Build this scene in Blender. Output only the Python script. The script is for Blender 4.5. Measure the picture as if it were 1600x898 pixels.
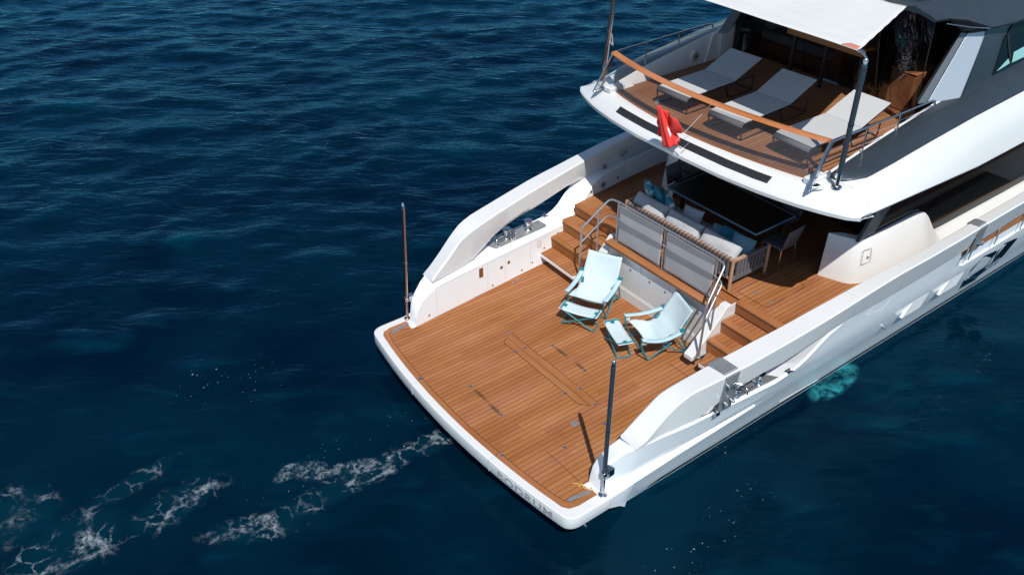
import bpy, bmesh, math, random
import numpy as np
from mathutils import Vector, Matrix
R = math.radians
random.seed(7)
scene = bpy.context.scene
for o in list(bpy.data.objects):
    bpy.data.objects.remove(o)

# ------------------------------------------------------------------ camera
cd = bpy.data.cameras.new('camera'); cam = bpy.data.objects.new('camera', cd)
scene.collection.objects.link(cam); scene.camera = cam
YAW, PITCH, ROLL = 0.922338, 0.599105, 0.00316
f = Vector((math.cos(YAW)*math.cos(PITCH), math.sin(YAW)*math.cos(PITCH), -math.sin(PITCH)))
r = Vector((math.sin(YAW), -math.cos(YAW), 0)); u = r.cross(f)
r2 = math.cos(ROLL)*r + math.sin(ROLL)*u; u2 = -math.sin(ROLL)*r + math.cos(ROLL)*u
M4 = Matrix((r2, u2, -f)).transposed().to_4x4(); M4.translation = Vector((-7.020, -9.7994, 11.1618))
cam.matrix_world = M4
cd.sensor_width = 36.0; cd.sensor_fit = 'HORIZONTAL'; cd.lens = 1400.67/1600*36
cd.clip_start = 0.1; cd.clip_end = 20000

# ------------------------------------------------------------------ light
w = bpy.data.worlds.new("World"); scene.world = w; w.use_nodes = True
nt = w.node_tree; bg = nt.nodes['Background']
sky = nt.nodes.new('ShaderNodeTexSky'); sky.sky_type = 'NISHITA'; sky.sun_disc = False
sky.sun_elevation = R(55); sky.sun_rotation = math.atan2(-0.492, -0.870)
sky.air_density = 1.0; sky.dust_density = 0.15; sky.ozone_density = 1.6
nt.links.new(sky.outputs[0], bg.inputs[0]); bg.inputs[1].default_value = 0.105
sd = bpy.data.lights.new('sun', 'SUN'); sun = bpy.data.objects.new('sun', sd); scene.collection.objects.link(sun)
sd.energy = 4.7; sd.angle = R(0.5); sd.color = (1.0, 0.965, 0.91)
sun.rotation_euler = Vector((0.344, 0.609, -1.0)).to_track_quat('-Z', 'Y').to_euler()
sun.location = (-20, -35, 70)
scene.view_settings.view_transform = 'Standard'; scene.view_settings.look = 'None'
scene.view_settings.exposure = 0.0; scene.view_settings.gamma = 1.0; scene.view_settings.use_curve_mapping = False
scene.render.engine = 'CYCLES'
scene.cycles.max_bounces = 8; scene.cycles.transparent_max_bounces = 12

# ------------------------------------------------------------------ materials
def mat(name, col, rough=0.5, metal=0.0, coat=0.0, spec=0.5, noise=None, bump=None, alpha=1.0, sheen=0.0):
    m = bpy.data.materials.new(name); m.use_nodes = True
    n = m.node_tree.nodes; l = m.node_tree.links; b = n['Principled BSDF']
    b.inputs['Base Color'].default_value = (*col, 1); b.inputs['Roughness'].default_value = rough
    b.inputs['Metallic'].default_value = metal; b.inputs['Coat Weight'].default_value = coat
    b.inputs['Coat Roughness'].default_value = 0.05
    b.inputs['Specular IOR Level'].default_value = spec; b.inputs['Alpha'].default_value = alpha
    if sheen: b.inputs['Sheen Weight'].default_value = sheen
    tc = n.new('ShaderNodeTexCoord')
    if noise:
        sc, amt = noise
        nz = n.new('ShaderNodeTexNoise'); nz.inputs['Scale'].default_value = sc; nz.inputs['Detail'].default_value = 5
        l.new(tc.outputs['Object'], nz.inputs['Vector'])
        mr = n.new('ShaderNodeMapRange'); mr.inputs[1].default_value = .25; mr.inputs[2].default_value = .75
        mr.inputs[3].default_value = 1-amt; mr.inputs[4].default_value = 1+amt*.5
        l.new(nz.outputs[0], mr.inputs[0])
        mx = n.new('ShaderNodeMix'); mx.data_type = 'RGBA'; mx.blend_type = 'MULTIPLY'; mx.inputs[0].default_value = 1
        mx.inputs[6].default_value = (*col, 1); l.new(mr.outputs[0], mx.inputs[7]); l.new(mx.outputs[2], b.inputs['Base Color'])
    if bump:
        sc, st, d = bump
        nz = n.new('ShaderNodeTexNoise'); nz.inputs['Scale'].default_value = sc; nz.inputs['Detail'].default_value = 3
        l.new(tc.outputs['Object'], nz.inputs['Vector'])
        bp = n.new('ShaderNodeBump'); bp.inputs['Strength'].default_value = st; bp.inputs['Distance'].default_value = d
        l.new(nz.outputs[0], bp.inputs['Height']); l.new(bp.outputs[0], b.inputs['Normal'])
    return m

def teak_mat(name, pitch=0.095, axis='Y', planks=True, base=(.325, .121, .037), seed=0.0):
    """Teak: planks run along the other horizontal axis, black caulk between them."""
    m = bpy.data.materials.new(name); m.use_nodes = True
    n = m.node_tree.nodes; l = m.node_tree.links; b = n['Principled BSDF']
    tc = n.new('ShaderNodeTexCoord'); sp = n.new('ShaderNodeSeparateXYZ'); l.new(tc.outputs['Object'], sp.inputs[0])
    A = sp.outputs[axis]; L = sp.outputs['X' if axis == 'Y' else 'Y']
    def math_(op, a, b_=None, c=None):
        q = n.new('ShaderNodeMath'); q.operation = op
        for i, v in enumerate((a, b_, c)):
            if v is None: continue
            if isinstance(v, (int, float)): q.inputs[i].default_value = v
            else: l.new(v, q.inputs[i])
        return q.outputs[0]
    t = math_('DIVIDE', math_('ADD', A, 100.0+seed), pitch)
    idx = math_('FLOOR', t); fr = math_('FRACT', t)
    wn = n.new('ShaderNodeTexWhiteNoise'); wn.noise_dimensions = '2D'
    off = n.new('ShaderNodeTexWhiteNoise'); off.noise_dimensions = '1D'; l.new(idx, off.inputs['W'])
    seg = math_('FLOOR', math_('ADD', math_('DIVIDE', L, 2.1), math_('MULTIPLY', off.outputs[0], 5.0)))
    cb = n.new('ShaderNodeCombineXYZ'); l.new(idx, cb.inputs[0]); l.new(seg, cb.inputs[1]); l.new(cb.outputs[0], wn.inputs['Vector'])
    # grain stretched along the plank
    cg = n.new('ShaderNodeCombineXYZ'); l.new(math_('MULTIPLY', L, 1.6), cg.inputs[0]); l.new(math_('MULTIPLY', A, 42.0), cg.inputs[1])
    l.new(math_('MULTIPLY', sp.outputs['Z'], 42.0), cg.inputs[2])
    gr = n.new('ShaderNodeTexNoise'); gr.inputs['Scale'].default_value = 1.5; gr.inputs['Detail'].default_value = 5; l.new(cg.outputs[0], gr.inputs['Vector'])
    wr = n.new('ShaderNodeTexNoise'); wr.inputs['Scale'].default_value = 1.1; wr.inputs['Detail'].default_value = 4
    cw = n.new('ShaderNodeCombineXYZ'); l.new(math_('MULTIPLY', L, .45), cw.inputs[0]); l.new(math_('MULTIPLY', A, 1.6), cw.inputs[1]); l.new(cw.outputs[0], wr.inputs['Vector'])
    v = math_('ADD', math_('MULTIPLY', wn.outputs[0], 0.15 if planks else 0.0), math_('MULTIPLY', gr.outputs[0], 0.34))
    v = math_('ADD', v, math_('MULTIPLY', wr.outputs[0], 0.80))
    v = math_('ADD', v, 0.38 if planks else 0.44)
    hs = n.new('ShaderNodeHueSaturation'); hs.inputs['Color'].default_value = (*base, 1)
    l.new(v, hs.inputs['Value']); l.new(math_('ADD', math_('MULTIPLY', wn.outputs[0], 0.010), .495), hs.inputs['Hue'])
    l.new(math_('ADD', math_('MULTIPLY', wr.outputs[0], -.30), 1.12), hs.inputs['Saturation'])
    col = hs.outputs[0]
    if planks:
        e = math_('ABSOLUTE', math_('SUBTRACT', fr, 0.5)); cm = math_('GREATER_THAN', e, 0.5-0.0042/pitch)
        mx = n.new('ShaderNodeMix'); mx.data_type = 'RGBA'; l.new(cm, mx.inputs[0]); l.new(col, mx.inputs[6])
        mx.inputs[7].default_value = (.035, .022, .016, 1); col = mx.outputs[2]
        bp = n.new('ShaderNodeBump'); bp.inputs['Strength'].default_value = .4; bp.inputs['Distance'].default_value = .002
        l.new(math_('SUBTRACT', gr.outputs[0], cm), bp.inputs['Height']); l.new(bp.outputs[0], b.inputs['Normal'])
    l.new(col, b.inputs['Base Color'])
    b.inputs['Roughness'].default_value = 0.62; b.inputs['Specular IOR Level'].default_value = .3
    return m

WHITE = mat('white_gelcoat', (.68, .685, .68), .22, coat=.5, noise=(.7, .03))
WHITE_HULL = mat('white_hull_paint', (.83, .85, .865), .25, coat=.25, bump=(1.2, .25, .01))
CREAM = mat('moulded_white', (.70, .695, .68), .35, coat=.2, noise=(1.1, .04))
SEAM = mat('panel_seam', (.45, .45, .44), .6)
TEAK = teak_mat('teak_planking')
TEAK_X = teak_mat('teak_margin_board', planks=False, axis='X')
TEAK_Y = teak_mat('teak_board', planks=False, axis='Y', base=(.29, .105, .036))
TEAK_UP = teak_mat('teak_upper_planking', pitch=.085, base=(.30, .125, .052), seed=3.1)
RAILWOOD = teak_mat('varnished_rail', planks=False, axis='X', base=(.42, .15, .045))
PALEWOOD = mat('weathered_wood', (.44, .25, .155), .6, noise=(9, .3))
CAULK = mat('caulk', (.025, .018, .015), .7)
STEEL = mat('polished_steel', (.62, .63, .65), .17, metal=1)
BRUSH = mat('brushed_steel', (.34, .36, .37), .42, metal=.55, noise=(6, .15))
DARKPOLE = mat('carbon_pole', (.030, .045, .058), .18, coat=.6)
COPPER = mat('bronze_tint_steel', (.50, .36, .29), .2, metal=1)
GREYP = mat('grey_metallic_paint', (.050, .066, .080), .33, metal=.45, coat=.35, noise=(2.5, .14), bump=(1.2, .2, .01))
SILVER = mat('silver_paint', (.42, .47, .52), .32, metal=.35, coat=.3)
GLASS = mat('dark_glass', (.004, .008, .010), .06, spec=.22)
BLACK = mat('black_trim', (.010, .010, .011), .45)
DARKGREY = mat('dark_metal', (.035, .035, .038), .4, metal=.3)
FABRIC = mat('grey_mesh_fabric', (.36, .365, .375), .9, noise=(70, .10), bump=(260, .35, .002))
SLING = mat('lounger_sling', (.47, .48, .48), .9, noise=(90, .07), bump=(300, .3, .002))
SLING_D = mat('lounger_sling_end', (.13, .12, .13), .85, noise=(60, .10))
CUSH = mat('pale_grey_cushion', (.43, .435, .445), .95, noise=(5, .06), bump=(9, .45, .012))
AQUA = mat('pale_aqua_sling', (.52, .625, .65), .85, noise=(5, .04), bump=(7, .35, .008))
AQUA2 = mat('aqua_armrest', (.42, .60, .69), .8, bump=(12, .3, .006))
TEAL = mat('teal_tube', (.012, .175, .215), .35, coat=.2)
TEALP = mat('teal_pillow', (.018, .20, .27), .9, noise=(6, .2), bump=(9, .4, .01))
CANVAS = mat('white_canvas', (.63, .635, .63), .9, noise=(1.5, .02), bump=(3.0, .5, .03))
RED = mat('red_flag', (.78, .045, .035), .8, noise=(5, .12), bump=(7, .4, .02))
WHITEP = mat('white_print', (.82, .82, .82), .8)
GREYTXT = mat('grey_lettering', (.32, .33, .34), .4)
BROWN = mat('brown_leather', (.30, .115, .05), .55, noise=(7, .2))
DARKWOOD = mat('dark_table_wood', (.030, .020, .014), .35, noise=(5, .3))
BLUEGREY = mat('blue_grey_edge', (.20, .33, .42), .5)
YELLOW = mat('yellow_line', (.60, .36, .07), .8)
TURQ = mat('turquoise_box', (.05, .33, .38), .6)
PATT = mat('patterned_pillow', (.02, .18, .25), .9)

def pattern(m, kind, c1, c2, sc):
    n = m.node_tree.nodes; l = m.node_tree.links; b = n['Principled BSDF']
    tc = n.new('ShaderNodeTexCoord')
    if kind == 'wave':
        t = n.new('ShaderNodeTexWave'); t.inputs['Scale'].default_value = sc; t.inputs['Distortion'].default_value = 3.0; t.inputs['Detail'].default_value = 1
        out = t.outputs[1]
    else:
        t = n.new('ShaderNodeTexNoise'); t.inputs['Scale'].default_value = sc; t.inputs['Detail'].default_value = 2; out = t.outputs[0]
    l.new(tc.outputs['Object'], t.inputs['Vector'])
    rp = n.new('ShaderNodeValToRGB'); rp.color_ramp.elements[0].position = .47; rp.color_ramp.elements[1].position = .56
    rp.color_ramp.elements[0].color = (*c1, 1); rp.color_ramp.elements[1].color = (*c2, 1)
    l.new(out, rp.inputs[0]); l.new(rp.outputs[0], b.inputs['Base Color'])
pattern(PATT, 'noise', (.03, .19, .26), (.55, .68, .70), 7.0)
STRIPE = mat('striped_teal_pillow', (.05, .3, .4), .9); pattern(STRIPE, 'wave', (.035, .19, .26), (.33, .50, .55), 9.0)

def clear_mat():
    m = bpy.data.materials.new('clear_vinyl'); m.use_nodes = True
    n = m.node_tree.nodes; l = m.node_tree.links; n.remove(n['Principled BSDF'])
    tr = n.new('ShaderNodeBsdfTransparent'); tr.inputs[0].default_value = (.62, .62, .63, 1)
    gl = n.new('ShaderNodeBsdfGlossy'); gl.inputs['Roughness'].default_value = .06; gl.inputs[0].default_value = (.9, .95, 1, 1)
    nz = n.new('ShaderNodeTexNoise'); nz.inputs['Scale'].default_value = 1.6; nz.inputs['Detail'].default_value = 3; nz.inputs['Distortion'].default_value = 1.2
    bp = n.new('ShaderNodeBump'); bp.inputs['Strength'].default_value = .9; bp.inputs['Distance'].default_value = .12
    l.new(nz.outputs[0], bp.inputs['Height']); l.new(bp.outputs[0], gl.inputs['Normal'])
    lw = n.new('ShaderNodeLayerWeight'); lw.inputs[0].default_value = .42; l.new(bp.outputs[0], lw.inputs['Normal'])
    mx = n.new('ShaderNodeMixShader'); l.new(lw.outputs['Fresnel'], mx.inputs[0])
    l.new(tr.outputs[0], mx.inputs[1]); l.new(gl.outputs[0], mx.inputs[2]); l.new(mx.outputs[0], n['Material Output'].inputs[0])
    return m
VINYL = clear_mat()
def mesh_mat():
    m = bpy.data.materials.new('see_through_mesh'); m.use_nodes = True
    n = m.node_tree.nodes; l = m.node_tree.links; b = n['Principled BSDF']
    b.inputs['Base Color'].default_value = (.12, .125, .14, 1); b.inputs['Roughness'].default_value = .9
    tr = n.new('ShaderNodeBsdfTransparent'); mx = n.new('ShaderNodeMixShader'); mx.inputs[0].default_value = .34
    l.new(tr.outputs[0], mx.inputs[1]); l.new(b.outputs[0], mx.inputs[2]); l.new(mx.outputs[0], n['Material Output'].inputs[0])
    return m
PILL = mat('mid_grey_paint', (.13, .15, .165), .4, metal=.3)
HEADP = mat('aqua_head_panel', (.50, .62, .65), .85)
RAILST = mat('satin_steel', (.50, .51, .53), .42, metal=.9)
MESHY = mesh_mat()
DARKBAND = mat('dark_screen_band', (.20, .205, .22), .9)

# ------------------------------------------------------------------ mesh helpers
COL = scene.collection
class MB:
    def __init__(s): s.v = []; s.f = []
    def add(s, v, fcs):
        k = len(s.v); s.v += [tuple(p) for p in v]; s.f += [tuple(i+k for i in q) for q in fcs]; return s
    def box(s, x0, x1, y0, y1, z0, z1):
        return s.add([(x0,y0,z0),(x1,y0,z0),(x1,y1,z0),(x0,y1,z0),(x0,y0,z1),(x1,y0,z1),(x1,y1,z1),(x0,y1,z1)],
                     [(3,2,1,0),(4,5,6,7),(0,1,5,4),(1,2,6,5),(2,3,7,6),(3,0,4,7)])
    def hexa(s, b, t):   # bottom quad, top quad
        return s.add(list(b)+list(t), [(3,2,1,0),(4,5,6,7),(0,1,5,4),(1,2,6,5),(2,3,7,6),(3,0,4,7)])
    def prism(s, poly, d, closed=True):   # poly: 3d points, extruded by vector d
        n = len(poly); a = [Vector(p) for p in poly]; bb = [p+Vector(d) for p in a]
        return s.add(a+bb, [tuple(range(n))[::-1], tuple(range(n, 2*n))] + [(i,(i+1)%n,n+(i+1)%n,n+i) for i in range(n)])
    def loft(s, rings, caps=True, close=True):
        n = len(rings[0]); v = [p for q in rings for p in q]; fc = []
        for j in range(len(rings)-1):
            for i in range(n if close else n-1):
                i2 = (i+1) % n; fc.append((j*n+i, j*n+i2, (j+1)*n+i2, (j+1)*n+i))
        if caps and close:
            fc.append(tuple(range(n))[::-1]); fc.append(tuple((len(rings)-1)*n+i for i in range(n)))
        return s.add(v, fc)
    def tube(s, pts, rad, n=10, fil=0.0, fn=6, closed=False):
        P = [Vector(p) for p in pts]
        if fil > 0 and len(P) > 2: P = fillet(P, fil, fn)
        rings = []; prev = None
        for i, p in enumerate(P):
            if closed: t = (P[(i+1) % len(P)]-P[i-1]).normalized()
            else: t = ((P[min(i+1, len(P)-1)]-P[max(i-1, 0)])).normalized()
            if prev is None:
                a = t.cross(Vector((0,0,1)));
                if a.length < 1e-3: a = t.cross(Vector((1,0,0)))
                a.normalize()
            else: a = (prev - t*prev.dot(t)).normalized()
            prev = a; c = t.cross(a); rr = rad[i] if isinstance(rad, (list, tuple)) else rad
            rings.append([p+rr*(math.cos(k*2*math.pi/n)*a+math.sin(k*2*math.pi/n)*c) for k in range(n)])
        if closed: rings.append(rings[0])
        return s.loft(rings, caps=not closed)
    def cyl(s, c, rad, z0, z1, n=20):
        return s.loft([[(c[0]+rr*math.cos(k*2*math.pi/n), c[1]+rr*math.sin(k*2*math.pi/n), z) for k in range(n)] for rr, z in ((rad, z0), (rad, z1))])
    def lathe(s, c, prof, n=20):
        return s.loft([[(c[0]+rr*math.cos(k*2*math.pi/n), c[1]+rr*math.sin(k*2*math.pi/n), z) for k in range(n)] for rr, z in prof])
    def mirrored(s):
        m = MB(); m.v = [(x,-y,z) for x,y,z in [tuple(p) for p in s.v]]; m.f = [q[::-1] for q in s.f]; return m
    def build(s, name, m, parent=None, bev=0.0, seg=2, ang=50, smooth=True, sub=0, solid=0.0, recalc=True):
        me = bpy.data.meshes.new(name); me.from_pydata([tuple(p) for p in s.v], [], s.f)
        if recalc:
            bm = bmesh.new(); bm.from_mesh(me); bmesh.ops.recalc_face_normals(bm, faces=bm.faces[:]); bm.to_mesh(me); bm.free()
        me.materials.append(m); o = bpy.data.objects.new(name, me); COL.objects.link(o)
        if parent is not None: o.parent = parent
        if smooth:
            me.shade_smooth(); me.set_sharp_from_angle(angle=R(ang))
        if sub:
            d = o.modifiers.new('s', 'SUBSURF'); d.levels = sub; d.render_levels = sub
        if solid:
            d = o.modifiers.new('t', 'SOLIDIFY'); d.thickness = solid; d.offset = 0
        if bev:
            d = o.modifiers.new('b', 'BEVEL'); d.width = bev; d.segments = seg; d.limit_method = 'ANGLE'; d.angle_limit = R(30)
            d.harden_normals = True
        return o
def fillet(P, rad, n=6):
    out = [P[0]]
    for i in range(1, len(P)-1):
        a, b, c = P[i-1], P[i], P[i+1]; d1 = a-b; d2 = c-b
        k = min(rad, d1.length*.49, d2.length*.49); p = b+d1.normalized()*k; q = b+d2.normalized()*k
        for j in range(n+1):
            t = j/n; out.append((1-t)**2*p+2*t*(1-t)*b+t*t*q)
    out.append(P[-1]); return out
def itp(x, tab):
    xs = [a for a, _ in tab]; ys = [b for _, b in tab]
    return float(np.interp(x, xs, ys))
def sitp(x, tab):   # smooth (monotone-ish) interpolation by locally averaging
    return (itp(x-.12, tab)+itp(x-.06, tab)+2*itp(x, tab)+itp(x+.06, tab)+itp(x+.12, tab))/6
def tag(o, label=None, cat=None, group=None, kind=None):
    if label: o['label'] = label
    if cat: o['category'] = cat
    if group: o['group'] = group
    if kind: o['kind'] = kind
    return o
def empty(name, loc=(0,0,0), rz=0, label=None, cat=None, group=None):
    o = bpy.data.objects.new(name, None); COL.objects.link(o); o.location = loc; o.rotation_euler = (0,0,rz)
    o.empty_display_size = .2
    return tag(o, label, cat, group)
def copy_tree(o, parent=None):
    c = o.copy(); COL.objects.link(c)
    if parent is not None: c.parent = parent
    for ch in [k for k in bpy.data.objects if k.parent == o]: copy_tree(ch, c)
    return c

# ------------------------------------------------------------------ sea
def make_sea():
    rng = np.random.RandomState(4)
    fine = np.concatenate([np.arange(-34, 62, .15)])
    def axis(c0, c1):
        a = np.arange(c0, c1+.01, .16); g = [c1]; s = .3
        while g[-1] < 6000: g.append(g[-1]+s); s *= 1.22
        h = [c0]; s = .3
        while h[-1] > -6000: h.append(h[-1]-s); s *= 1.22
        return np.concatenate([np.array(h[1:][::-1]), a, np.array(g[1:])])
    ax = axis(-16, 42); ay = axis(-16, 46)
    X, Y = np.meshgrid(ax, ay, indexing='ij'); Z = np.zeros_like(X)
    base = math.atan2(.8, .45)
    for i in range(70):
        lam = 10**rng.uniform(math.log10(.7), math.log10(9)); k = 2*math.pi/lam
        th = base+rng.normal(0, .42 if lam > 2 else .75); amp = .0040*lam**1.0 if lam < 2.2 else .0075*(2.2/lam)**.6
        ph = rng.uniform(0, 6.28); q = k*(X*math.cos(th)+Y*math.sin(th))+ph
        Z += amp*(2*((np.sin(q)+1)/2)**1.6-1)
    # flat water in the boat's lee and far away
    lee = 1/(1+np.exp(-((Y*.8+X*.45)-2.0)/3.5)); Z *= (.35+.65*lee)
    far = np.exp(-((np.maximum(0, np.hypot(X-12, Y-14)-45))/40)**2); Z *= far
    nx, ny = X.shape; co = np.stack([X, Y, Z-.03], -1).reshape(-1, 3)
    idx = np.arange(nx*ny).reshape(nx, ny)
    F = np.stack([idx[:-1,:-1], idx[1:,:-1], idx[1:,1:], idx[:-1,1:]], -1).reshape(-1, 4)
    me = bpy.data.meshes.new('sea'); me.vertices.add(len(co)); me.vertices.foreach_set('co', co.astype('f4').ravel())
    me.loops.add(F.size); me.loops.foreach_set('vertex_index', F.astype('i4').ravel())
    me.polygons.add(len(F)); me.polygons.foreach_set('loop_start', np.arange(0, F.size, 4, dtype='i4')); me.polygons.foreach_set('loop_total', np.full(len(F), 4, 'i4'))
    me.update(); me.validate(); me.shade_smooth()
    o = bpy.data.objects.new('sea', me); COL.objects.link(o); tag(o, 'deep blue rippled open sea with foam streaks behind the yacht', 'sea', kind='structure')
    m = bpy.data.materials.new('sea_water'); m.use_nodes = True
    n = m.node_tree.nodes; l = m.node_tree.links; b = n['Principled BSDF']
    b.inputs['Roughness'].default_value = .12; b.inputs['IOR'].default_value = 1.20; b.inputs['Specular Tint'].default_value = (.10, .62, 1.0, 1)
    geo = n.new('ShaderNodeNewGeometry'); P = geo.outputs['Position']
    def N(sc, det, dist=0, vec=P, rough=.5):
        t = n.new('ShaderNodeTexNoise'); t.inputs['Scale'].default_value = sc; t.inputs['Detail'].default_value = det
        t.inputs['Distortion'].default_value = dist; t.inputs['Roughness'].default_value = rough; l.new(vec, t.inputs['Vector']); return t.outputs[0]
    def ma(op, a, b_=None):
        q = n.new('ShaderNodeMath'); q.operation = op
        for i, v in enumerate((a, b_)):
            if v is None: continue
            if isinstance(v, (int, float)): q.inputs[i].default_value = v
            else: l.new(v, q.inputs[i])
        return q.outputs[0]
    def rng_(v, a, b_, c=0., d=1.):
        q = n.new('ShaderNodeMapRange'); q.interpolation_type = 'SMOOTHSTEP'; l.new(v, q.inputs[0])
        for i, k in enumerate((a, b_, c, d)): q.inputs[i+1].default_value = k
        return q.outputs[0]
    # ripples running along the wave fronts
    mp = n.new('ShaderNodeMapping'); mp.vector_type = 'TEXTURE'; mp.inputs['Rotation'].default_value = (0, 0, math.atan2(-.604, .797)); mp.inputs['Scale'].default_value = (2.6, 1, 1); l.new(P, mp.inputs[0])
    r1 = N(2.0, 3, .5, mp.outputs[0], .5); r2_ = N(8.0, 3, .4, mp.outputs[0], .55)
    sp = n.new('ShaderNodeSeparateXYZ'); l.new(P, sp.inputs[0])
    calm = rng_(ma('ADD', ma('MULTIPLY', sp.outputs['Y'], .8), ma('MULTIPLY', sp.outputs['X'], .45)), -4.0, 12.0, .35, 1.0)
    h = ma('ADD', ma('MULTIPLY', r1, .080), ma('MULTIPLY', r2_, .020)); h = ma('MULTIPLY', h, calm)
    bp = n.new('ShaderNodeBump'); bp.inputs['Strength'].default_value = 1.0; bp.inputs['Distance'].default_value = 1.0
    l.new(h, bp.inputs['Height']); # body colour of the water
    big = N(.22, 4, .5)
    cr = n.new('ShaderNodeMix'); cr.data_type = 'RGBA'; l.new(rng_(big, .3, .7), cr.inputs[0])
    cr.inputs[6].default_value = (.0001, .0042, .0130, 1); cr.inputs[7].default_value = (.0002, .0115, .0240, 1)
    # crests tinted greener, painting in light that comes through them
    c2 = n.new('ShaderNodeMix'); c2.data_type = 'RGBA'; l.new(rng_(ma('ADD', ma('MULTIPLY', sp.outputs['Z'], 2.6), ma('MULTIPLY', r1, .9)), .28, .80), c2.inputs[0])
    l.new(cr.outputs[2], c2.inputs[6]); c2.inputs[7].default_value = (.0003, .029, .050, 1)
    # foam ------------------------------------------------------------
    def blob(cx, cy, rx, ry, ang):
        mpp = n.new('ShaderNodeMapping'); mpp.vector_type = 'TEXTURE'; mpp.inputs['Location'].default_value = (cx, cy, 0)
        mpp.inputs['Rotation'].default_value = (0, 0, ang); mpp.inputs['Scale'].default_value = (rx, ry, 1000)
        l.new(P, mpp.inputs[0]); ln = n.new('ShaderNodeVectorMath'); ln.operation = 'LENGTH'; l.new(mpp.outputs[0], ln.inputs[0])
        return rng_(ln.outputs['Value'], .35, 1.0, 1.0, 0.0)
    def mxm(vals):
        o_ = vals[0]
        for v in vals[1:]: o_ = ma('MAXIMUM', o_, v)
        return o_
    def lace_net(sc, wdt, warp):
        nw = n.new('ShaderNodeTexNoise'); nw.inputs['Scale'].default_value = sc*1.1; nw.inputs['Detail'].default_value = 6; nw.inputs['Roughness'].default_value = .6; l.new(P, nw.inputs['Vector'])
        va = n.new('ShaderNodeVectorMath'); va.operation = 'MULTIPLY_ADD'; l.new(nw.outputs['Color'], va.inputs[0]); va.inputs[1].default_value = (warp, warp, 0); l.new(P, va.inputs[2])
        vo = n.new('ShaderNodeTexVoronoi'); vo.feature = 'DISTANCE_TO_EDGE'; vo.inputs['Scale'].default_value = sc; l.new(va.outputs[0], vo.inputs['Vector'])
        wd = ma('MULTIPLY', N(sc*1.7, 5, 0, rough=.7), wdt); q = ma('SUBTRACT', ma('MULTIPLY', wd, 1.0), vo.outputs['Distance'])
        return rng_(q, -.01, .035)
    lace = ma('MAXIMUM', lace_net(.85, .088, 1.1), ma('MULTIPLY', lace_net(2.6, .11, .5), .7))
    speck = rng_(N(9.0, 6, 0, rough=.75), .40, .60)
    clump = rng_(N(3.2, 8, .6, rough=.66), .58, .68)
    churn = rng_(N(7, 8, .5, rough=.8), .45, .70)
    fleck = rng_(N(17.0, 2, 0), .71, .76)
    STREAKS = FOAM_STREAKS; CHURNS = FOAM_CHURN; FLECKS = FOAM_FLECK
    ms = mxm([blob(*a) for a in STREAKS]); mc = mxm([blob(*a) for a in CHURNS]); mf = mxm([blob(*a) for a in FLECKS])
    ms2 = rng_(ma('ADD', ms, ma('MULTIPLY', ma('SUBTRACT', N(1.2, 4, .4), .5), 1.0)), .1, .9)
    ms2 = ma('MULTIPLY', ms2, rng_(ms, .0, .2))
    f1 = ma('MULTIPLY', ma('MULTIPLY', ma('MAXIMUM', ma('MULTIPLY', ma('MULTIPLY', lace, speck), rng_(N(1.1, 4), .44, .60)), ma('MULTIPLY', clump, rng_(N(.9, 2), .50, .66))), ms2), .50)
    f2 = ma('MULTIPLY', ma('MULTIPLY', churn, rng_(ma('ADD', mc, ma('MULTIPLY', ma('SUBTRACT', N(2.6, 5, .6, rough=.65), .5), 1.6)), .15, .9)), ma('MULTIPLY', rng_(mc, .0, .2), .72))
    f3 = ma('MULTIPLY', ma('MULTIPLY', fleck, mf), .6)
    foam = mxm([f1, f2, f3]); 
    c3 = n.new('ShaderNodeMix'); c3.data_type = 'RGBA'; l.new(rng_(mxm([ms, mc]), .2, 1., 0., .6), c3.inputs[0])
    l.new(c2.outputs[2], c3.inputs[6]); c3.inputs[7].default_value = (.001, .021, .036, 1)
    # pale turquoise patch by the hull outlet
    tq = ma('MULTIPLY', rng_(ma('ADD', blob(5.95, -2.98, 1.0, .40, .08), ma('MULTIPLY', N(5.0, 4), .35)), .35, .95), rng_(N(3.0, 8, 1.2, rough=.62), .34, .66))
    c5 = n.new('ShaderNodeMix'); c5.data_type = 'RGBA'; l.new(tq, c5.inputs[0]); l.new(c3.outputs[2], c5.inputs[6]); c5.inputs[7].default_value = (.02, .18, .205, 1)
    c4 = n.new('ShaderNodeMix'); c4.data_type = 'RGBA'; l.new(foam, c4.inputs[0]); l.new(c5.outputs[2], c4.inputs[6]); c4.inputs[7].default_value = (.42, .48, .52, 1)
    n.remove(b); df = n.new('ShaderNodeBsdfDiffuse'); gl = n.new('ShaderNodeBsdfGlossy'); fr = n.new('ShaderNodeFresnel'); mx = n.new('ShaderNodeMixShader')
    gl.inputs['Color'].default_value = (.22, .66, .92, 1); gl.inputs['Roughness'].default_value = .09; fr.inputs['IOR'].default_value = 1.27
    l.new(c4.outputs[2], df.inputs['Color'])
    for q in (df, gl, fr): l.new(bp.outputs[0], q.inputs['Normal'])
    l.new(ma('MULTIPLY', fr.outputs[0], ma('SUBTRACT', 1.0, foam)), mx.inputs[0]); l.new(df.outputs[0], mx.inputs[1]); l.new(gl.outputs[0], mx.inputs[2])
    l.new(mx.outputs[0], n['Material Output'].inputs['Surface'])
    me.materials.append(m)
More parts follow.
